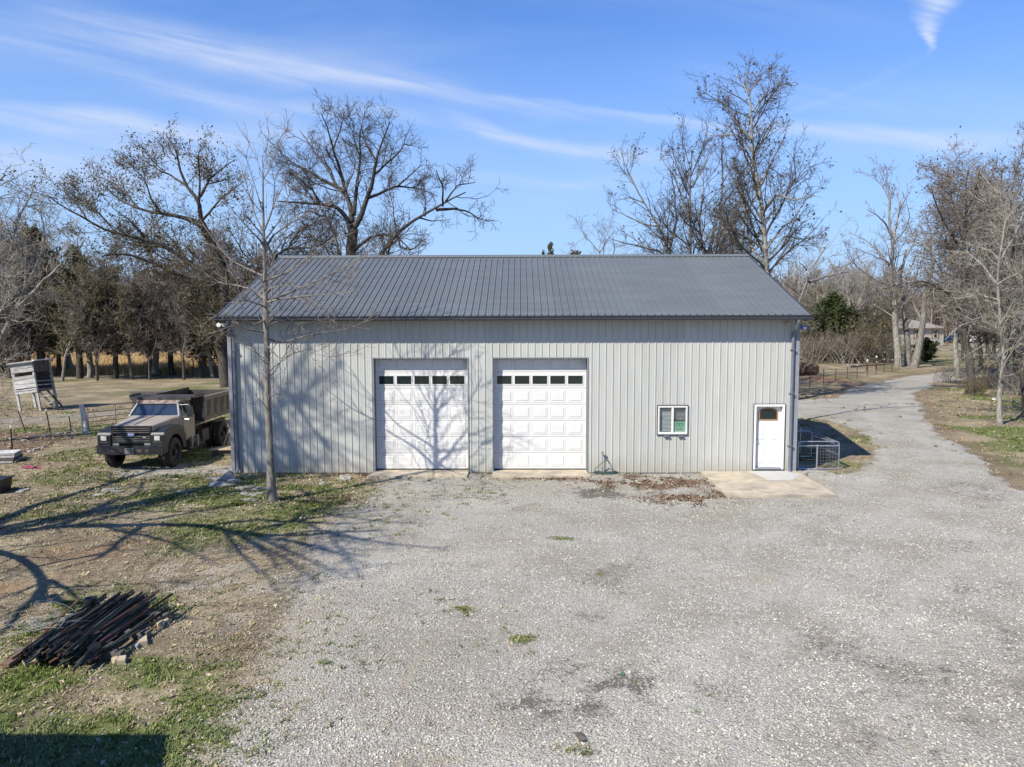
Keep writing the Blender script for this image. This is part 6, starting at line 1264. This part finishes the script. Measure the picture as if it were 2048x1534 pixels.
# ------------------------------------------------------------------ right fence, bale, house, vehicles
fR = empty('wire_fence', (0, 0, 0), 0, 'rusty wire fence on red white-tipped steel posts behind the barn on the right', 'fence'); prev = None; wm = MB(); ms_ = MB()
PB = [(1560, 792), (1590, 786), (1619, 778.5), (1647, 771.5), (1671, 767), (1694, 761), (1714, 758), (1734, 753), (1752, 749), (1768, 745), (1783.5, 743.5), (1797.5, 739)]
for i, (px, py) in enumerate(PB):
    g = G(px, py); tpost(fR, 'post', g[0], g[1], 1.32 if i % 2 else 1.22, M_rust if i < 9 else M_rpost, (.02*(i % 3-1), 0), M_white if i > 4 else None, .05)
    if prev is not None:
        for z in (.15, .35, .55, .78, 1.0, 1.15): wm.tube([(prev[0], prev[1], z), (g[0], g[1], z)], .007, 3, False)
        n = 14
        for k in range(n): q = prev+(g-prev)*k/n; ms_.tube([(q[0], q[1], .05), (q[0], q[1], 1.0)], .004, 3, False)
    prev = g
wm.build('wire', M_rust, fR); ms_.build('wire_mesh', M_rust, fR)['kind'] = 'stuff'
for i, (px, py, h_) in enumerate([(1752, 738, 1.2), (1734, 742, 1.0), (1768, 728, 1.3)]):
    g = G(px, py); po = empty('marker_post', (g[0], g[1], 0), 0, ['pinkish post with white top behind the wire fence, middle of three', 'shortest pinkish post behind the wire fence, leftmost of three', 'pinkish post with white top behind the wire fence, rightmost of three'][i], 'post'); MB().box((0, 0, h_/2), (.13, .10, h_)).build('shaft', M_rpost, po); MB().box((0, 0, h_+.08), (.14, .11, .16)).build('cap', M_white, po)
M_hay = pmat('old_hay', (.13, .085, .05), .95, var=.35, scale=14, bump=.05, bscale=12, dirt=(.05, .035, .025), dscale=3, damt=.6)
c = G(1612, 753); hb_ = MB(); r = T(420); n = 30; secs = []
for k in range(8):
    x = -.95+k*.27; rr_ = .66*(.80 if k in (0, 7) else .96+.06*r.random()); secs.append([(x, rr_*(1+.05*r.normal())*math.cos(2*math.pi*j/n), .62+rr_*(1+.05*r.normal())*math.sin(2*math.pi*j/n)) for j in range(n)])
hb_.loft(secs); o = hb_.build('hay_bale', M_hay, None); o.location = (c[0], c[1], 0); o.rotation_euler[2] = .2; tag(o, 'rotting brown round hay bale beyond the wire fence', 'hay bale')

hA, hB = G(1763, 693), G(1887, 691); dh = (hB-hA); Lh = np.linalg.norm(dh); rz_ = math.atan2(dh[1], dh[0]); house = empty('beige_house', hA, rz_, 'low beige house with brown hip roof and wooden shutters beyond the lane', 'house')
M_hw = pmat('beige_siding', (.50, .455, .38), .8, var=.05); M_hr = pmat('brown_shingles', (.24, .205, .175), .9, var=.2, scale=4); M_sh = pmat('cedar_shutter', (.30, .17, .07), .7); M_blk = pmat('block_base', (.42, .39, .35), .9)
dpt = 9.; hgt = 3.5
MB().bb((0, 0, .0), (Lh, dpt, .7)).build('foundation', M_blk, house); MB().bb((.03, .03, .7), (Lh-.03, dpt-.03, hgt)).build('wall', M_hw, house)
for i in range(9): MB().bb((.0, -.005, .95+i*.28), (Lh, .03, .965+i*.28)).build('siding_board', M_hw, house)
o_ = .55; ev = [(-o_, -o_, hgt), (Lh+o_, -o_, hgt), (Lh+o_, dpt+o_, hgt), (-o_, dpt+o_, hgt)]; rg_ = [(3.2, dpt/2, hgt+1.75), (Lh-3.6, dpt/2, hgt+1.75)]
mb = MB(); mb.add(ev+[(p[0], p[1], p[2]+.12) for p in ev]+rg_, [(3, 2, 1, 0), (0, 1, 5, 4), (1, 2, 6, 5), (2, 3, 7, 6), (3, 0, 4, 7), (4, 5, 9, 8), (5, 6, 9), (6, 7, 8, 9), (7, 4, 8)]); mb.build('roof', M_hr, house)
for xw in (Lh-2.3, Lh-7.0):
    w_ = MB().bb((xw-.5, -.06, 1.55), (xw+.5, -.0, 1.62)).bb((xw-.5, -.06, 3.2), (xw+.5, 0, 3.27)).bb((xw-.5, -.06, 1.62), (xw-.43, 0, 3.2)).bb((xw+.43, -.06, 1.62), (xw+.5, 0, 3.2)).bb((xw-.43, -.05, 2.36), (xw+.43, -.01, 2.43)).build('window', M_white, house)
    MB().bb((xw-.43, -.03, 1.62), (xw+.43, -.007, 3.2)).build('pane', M_glassd, w_)
    for s in (-1, 1): MB().bb((xw+s*.62, -.06, 1.5), (xw+s*1.02, -.008, 3.3)).build('shutter', M_sh, house)
MB().bb((Lh-1.4, -.04, .25), (Lh-1., -.01, .42)).build('vent', M_black, house)

def vehicle(name, loc, rz, col, label, cat, pickup=True):
    v_ = empty(name, loc, rz, label, cat); mt = pmat('paint_'+name+str(len(MATS)), col, .3, var=.03)
    side = [(-2.7, .45), (2.7, .45), (2.72, .95), (2.55, 1.12), (1.3, 1.22), (.75, 1.8), (-.75, 1.82), (-1.0, 1.2), (-2.68, 1.18)] if pickup else [(-2.4, .35), (2.4, .35), (2.42, .8), (2.2, .95), (1.2, 1.05), (.45, 1.5), (-1.4, 1.52), (-2.2, 1.1), (-2.42, 1.0)]
    P = [(a, b) for a, b in side]; MB().prism(P, -.95, .95, 'y').build('body', mt, v_, bevel=.05)
    gl = [(1.15, 1.24), (.72, 1.72), (-.68, 1.74), (-.85, 1.24)] if pickup else [(1.05, 1.06), (.42, 1.43), (-1.3, 1.45), (-1.9, 1.08)]
    MB().prism(gl, -.965, .965, 'y').build('window', M_glassd, v_)
    for x in (-1.75, 1.75):
        for s in (-1, 1):
            w_ = MB().lathe([(.22, -.12), (.40, -.12), (.42, -.08), (.42, .08), (.40, .12), (.22, .12)], (x, s*.88, .42), 'y', 20).build('wheel', M_rubber, v_, True); MB().lathe([(0, s*.1), (.22, s*.1), (.23, 0)], (x, s*.88, .42), 'y', 14).build('rim', M_galv, w_)
    for s in (-.7, .7): MB().box((2.70 if pickup else 2.4, s, .85), (.06, .34, .18)).build('headlight', M_lamp, v_)
    return v_
g = G(1905, 686); vehicle('blue_pickup', (g[0], g[1], 0), rz_+.05, (.012, .03, .075), 'dark blue pickup parked at the right end of the beige house', 'pickup truck')
g = G(1942, 684); vehicle('white_pickup', (g[0], g[1]+2, 0), rz_+.6, (.75, .75, .75), 'white pickup partly hidden by trunks right of the blue one', 'pickup truck')
g = G(1972, 687); vehicle('white_car', (g[0], g[1]+3, 0), rz_-.3, (.72, .72, .73), 'white car parked right of the white pickup', 'car', False)

# fallen logs and branches among the right-hand trees
r = T(430)
for i, (a, b, rad, lb) in enumerate([((1900, 700), (1945, 708), .12, 'dark branch lying on the lawn before the beige house'), ((1985, 800), (2048, 812), .07, 'thin fallen branch right of the leaning pale trunk'), ((1600, 790), (1660, 787), .04, 'thin grey pole lying on the grass by the wire fence'), ((1700, 735), (1790, 728), .15, 'pale fallen log behind the wire fence')]):
    p, q = G(*a), G(*b); mid = (p+q)/2+np.array([r.normal()*.2, r.normal()*.3, .1]); tag(MB().tube([(p[0], p[1], rad), tuple(mid), (q[0], q[1], rad*.7)], [rad, rad*.8, rad*.4], 7).build('fallen_branch', B_grey, None, True), lb, 'branch')

# ------------------------------------------------------------------ ground cover
def proto(name, V, F, mt, smooth=False): return bpy.data.objects.new(name, mesh_np(name, V, F, mt, smooth))
def stone_mat(name, a, b):
    mt = bpy.data.materials.new(name); mt.use_nodes = True; nt = mt.node_tree; k = N(nt); bs = nt.nodes['Principled BSDF']; oi = k.new('ShaderNodeObjectInfo'); g_ = k.new('ShaderNodeNewGeometry')
    big = k.noise(g_.outputs['Position'], .8, 3, .6)
    c = k.mix(oi.outputs['Random'], a, b); c = k.mix(k.math('MULTIPLY', k.ramp(big, .45, .7), .25), c, (.30, .28, .25))
    k.put(bs.inputs['Base Color'], c); bs.inputs['Roughness'].default_value = .9; bs.inputs['Specular IOR Level'].default_value = .2; return mt
M_st = stone_mat('gravel_stone', (.32, .308, .258), (.54, .52, .445)); M_std = stone_mat('dirty_stone', (.12, .11, .095), (.30, .28, .25)); M_stt = stone_mat('tan_stone', (.28, .235, .17), (.48, .42, .32))
def pebble(seed, mt):
    bm = bmesh.new(); r_ = T(seed); P = r_.normal(size=(11, 3)); P /= np.linalg.norm(P, axis=1, keepdims=True); P *= [1., .75, .55]
    for p in P: bm.verts.new(p)
    bmesh.ops.convex_hull(bm, input=bm.verts); me = bpy.data.meshes.new('pebble'); bm.to_mesh(me); bm.free(); me.materials.append(mt); return bpy.data.objects.new('pebble', me)
pebs = [pebble(500+i, M_st) for i in range(6)]+[pebble(510+i, M_std) for i in range(2)]+[pebble(515+i, M_stt) for i in range(2)]
r = T(520)
def cand(x0, x1, y0, y1, dens):
    n = int((x1-x0)*(y1-y0)*dens); x = r.uniform(x0, x1, n); y = r.uniform(y0, y1, n)
    d = np.stack([x, y, np.zeros(n)], 1)-CAM; zc = d@AX[1]; px = 1024+FPX*(d@AX[0])/zc; py = 767-FPX*(d@AX[2])/zc
    k = (zc > .5) & (px > -120) & (px < 2170) & (py < 1640); return x[k], y[k]
def barn_clear(x, y): return ~((np.abs(x) < BW+.03) & (y > -.02) & (y < BD)) & ~((x > 6.05) & (x < 9.2) & (y > -3.4) & (y < 0)) & ~((y > -.74) & (y < .3) & (((x > -4.5) & (x < -1.4)) | ((x > -.65) & (x < 2.45))))
SX, SY, SS = [], [], []
for (x0, x1, y0, y1, dn, s0) in ((-9, 9, -18, -13, 1150, .016), (-11, 13, -13, -8, 900, .0155), (-14, 18, -8, -3, 480, .016), (-14, 22, -3, 1, 260, .017), (8.5, 26, 1, 12, 60, .02)):
    x, y = cand(x0, x1, y0, y1, dn); m_ = masks(x, y); pr = m_['gravel']*(1-.6*m_['dark'])*(1-.7*m_['tan'])*(.5+.5*m_['pale'])*(1-.72*m_['trk'])+.03; clump = sstep(fbm(x, y, .5, 61, 3), .22, .5)*.5+.5
    k = (r.random(len(x)) < pr*clump) & barn_clear(x, y); SX.append(x[k]); SY.append(y[k]); SS.append(s0*(.55+.9*r.random(k.sum())**1.6))
x, y, s = map(np.concatenate, (SX, SY, SS)); n = len(x); pick = r.integers(0, 6, n); mk_ = masks(x, y); mott = sstep(fbm(x, y, .45, 81, 3), .45, .62); pick = np.where(r.random(n) < .06+.28*mott+.75*mk_['dark'], 6+r.integers(0, 2, n), pick); pick = np.where(r.random(n) < .03+.8*mk_['tan'], 8+r.integers(0, 2, n), pick)
scatter('gravel', np.stack([x, y, height(x, y)+.008+s*.18], 1), r.uniform(-.5, .5, (n, 3))+np.stack([np.zeros(n), np.zeros(n), r.random(n)*6.28], 1), s, pebs, pick, 'loose pale crushed gravel covering the yard'); print('pebbles', n)
# grass tufts
def blade_tuft(seed, nb, h, spread, mt, lean=.5, w=.006):
    r_ = T(seed); V_ = []; F_ = []
    for i in range(nb):
        a = r_.random()*6.28; p = np.array([r_.normal()*spread, r_.normal()*spread, 0]); d = np.array([math.cos(a)*lean*r_.random(), math.sin(a)*lean*r_.random(), 1.]); hh = h*(.5+.8*r_.random()); q = np.array([-math.sin(a), math.cos(a), 0])*w
        m2 = p+d*hh*.55; t2_ = p+d*hh*.9+np.array([d[0], d[1], -.25])*hh*.35; b0_ = len(V_); V_ += [p-q, p+q, m2+q*.8, m2-q*.8, t2_]; F_ += [(b0_, b0_+1, b0_+2, b0_+3), (b0_+3, b0_+2, b0_+4, b0_+4)]
    V_ = np.array(V_); F_ = [f if f[2] != f[3] else (f[0], f[1], f[2]) for f in F_]; me = bpy.data.meshes.new('grass_tuft'); me.from_pydata(V_.tolist(), [], F_); me.materials.append(mt); me.update(); return bpy.data.objects.new('grass_tuft', me)
G_gr = stone_mat('green_blades', (.055, .085, .018), (.19, .23, .06)); G_dr = stone_mat('dry_blades', (.20, .155, .085), (.46, .38, .23)); G_gd = stone_mat('golden_blades', (.40, .26, .11), (.62, .44, .21))
tg = [blade_tuft(600+i, 9, .045, .03, G_gr, 1.2) for i in range(3)]+[blade_tuft(610+i, 8, .035, .035, G_dr, 2.2) for i in range(3)]
SX, SY, KK = [], [], []
for (x0, x1, y0, y1, dn) in ((-9, 3, -18, -11, 330), (-14, -1, -11, -4, 170), (-20, 4, -4, 4, 90), (-30, -9, 4, 20, 26), (9, 40, -2, 30, 14)):
    x, y = cand(x0, x1, y0, y1, dn); m_ = masks(x, y); ng_ = 1-m_['gravel']; gp_ = m_['green']*(.2+.8*ng_)*sstep(fbm(x, y, .25, 71, 3), .35, .6); dp = ng_*(1-.8*m_['soil'])*(.25+.5*m_['straw']); u_ = r.random(len(x)); isg_ = u_ < gp_; isd = ~isg_ & (r.random(len(x)) < dp*.6); k = (isg_ | isd) & barn_clear(x, y)
    SX.append(x[k]); SY.append(y[k]); KK.append(np.where(isg_[k], 0, 1))
x, y, kk = map(np.concatenate, (SX, SY, KK)); n = len(x); far_ = 1+np.clip((y+10)/20, 0, 1.3)
scatter('grass', np.stack([x, y, height(x, y)], 1), np.stack([np.zeros(n), np.zeros(n), r.random(n)*6.28], 1), (.6+.8*r.random(n))*far_, tg, kk*3+r.integers(0, 3, n), 'short green and straw coloured grass tufts on the open ground'); print('tufts', n)
# dead leaves
L_dead = stone_mat('dead_leaves', (.08, .05, .033), (.22, .145, .092)); L_dead2 = stone_mat('pale_dead_leaves', (.26, .20, .13), (.46, .38, .27))
def leafp(seed, mt):
    r_ = T(seed); V_ = [(-.5, 0, .05), (0, -.34, .0+.1*r_.random()), (.55, 0, .12), (0, .34, .12*r_.random()), (0, 0, -.03)]; return proto('leaf', V_, [(0, 1, 4, 4), (1, 2, 4, 4), (2, 3, 4, 4), (3, 0, 4, 4)], mt) if False else _lp(V_, mt)
def _lp(V_, mt):
    me = bpy.data.meshes.new('leaf'); me.from_pydata(V_, [], [(0, 1, 4), (1, 2, 4), (2, 3, 4), (3, 0, 4)]); me.materials.append(mt); me.update(); return bpy.data.objects.new('leaf', me)
lp = [leafp(i, L_dead) for i in range(3)]+[leafp(i, L_dead2) for i in range(2)]
SX, SY, KK = [], [], []
for (x0, x1, y0, y1, dn) in ((-9, 4, -18, -9, 60), (-14, 9, -5, .0, 260), (-14, -2, -9, -5, 40), (9, 34, 0, 30, 7), (-14, -9, 0, 5, 20)):
    x, y = cand(x0, x1, y0, y1, dn); m_ = masks(x, y); pr = np.maximum(m_['litter']*1.0, .12*(1-m_['gravel'])+.004); k = (r.random(len(x)) < pr) & barn_clear(x, y); SX.append(x[k]); SY.append(y[k]); KK.append(np.where(r.random(k.sum()) < np.where(m_['litter'][k] > .2, .12, .75), 1, 0))
x, y, kk = map(np.concatenate, (SX, SY, KK)); n = len(x)
scatter('leaf_litter', np.stack([x, y, height(x, y)+.015+.02*r.random(n)], 1), np.stack([r.normal(size=n)*.5, r.normal(size=n)*.5, r.random(n)*6.28], 1), .045+.05*r.random(n), lp, kk*3+r.integers(0, 2, n), 'dead brown leaves drifted along the wall and over the grass'); print('leaves', n)
# tall golden grass beyond the left trees
tgd = [blade_tuft(620+i, 26, .75, .35, G_gd, .35, .018) for i in range(3)]
n = 15000; x = r.uniform(-95, -5, n); y = r.uniform(46, 106, n); k = masks(x, y)['gold'] > .3; x, y = x[k], y[k]; n = len(x)
scatter('golden_field_grass', np.stack([x, y, height(x, y)], 1), np.stack([np.zeros(n), np.zeros(n), r.random(n)*6.28], 1), .8+.5*r.random(n), tgd, r.integers(0, 3, n), 'tall golden dry grass of the field beyond the left trees')
# clods and pebbles on the garden patch
x, y = cand(-26, -13, 2, 12, 22); k = masks(x, y)['soil'] > .5; x, y = x[k], y[k]; n = len(x)
cl_ = [pebble(530+i, pmat('soil_clod', (.12, .085, .055), .95, var=.3)) for i in range(2)]+[pebble(533, M_st)]
scatter('garden_soil', np.stack([x, y, height(x, y)+.01], 1), r.uniform(-1, 1, (n, 3)), .03+.06*r.random(n)**2, cl_, np.where(r.random(n) < .12, 2, r.integers(0, 2, n)), 'clods of turned brown garden soil')
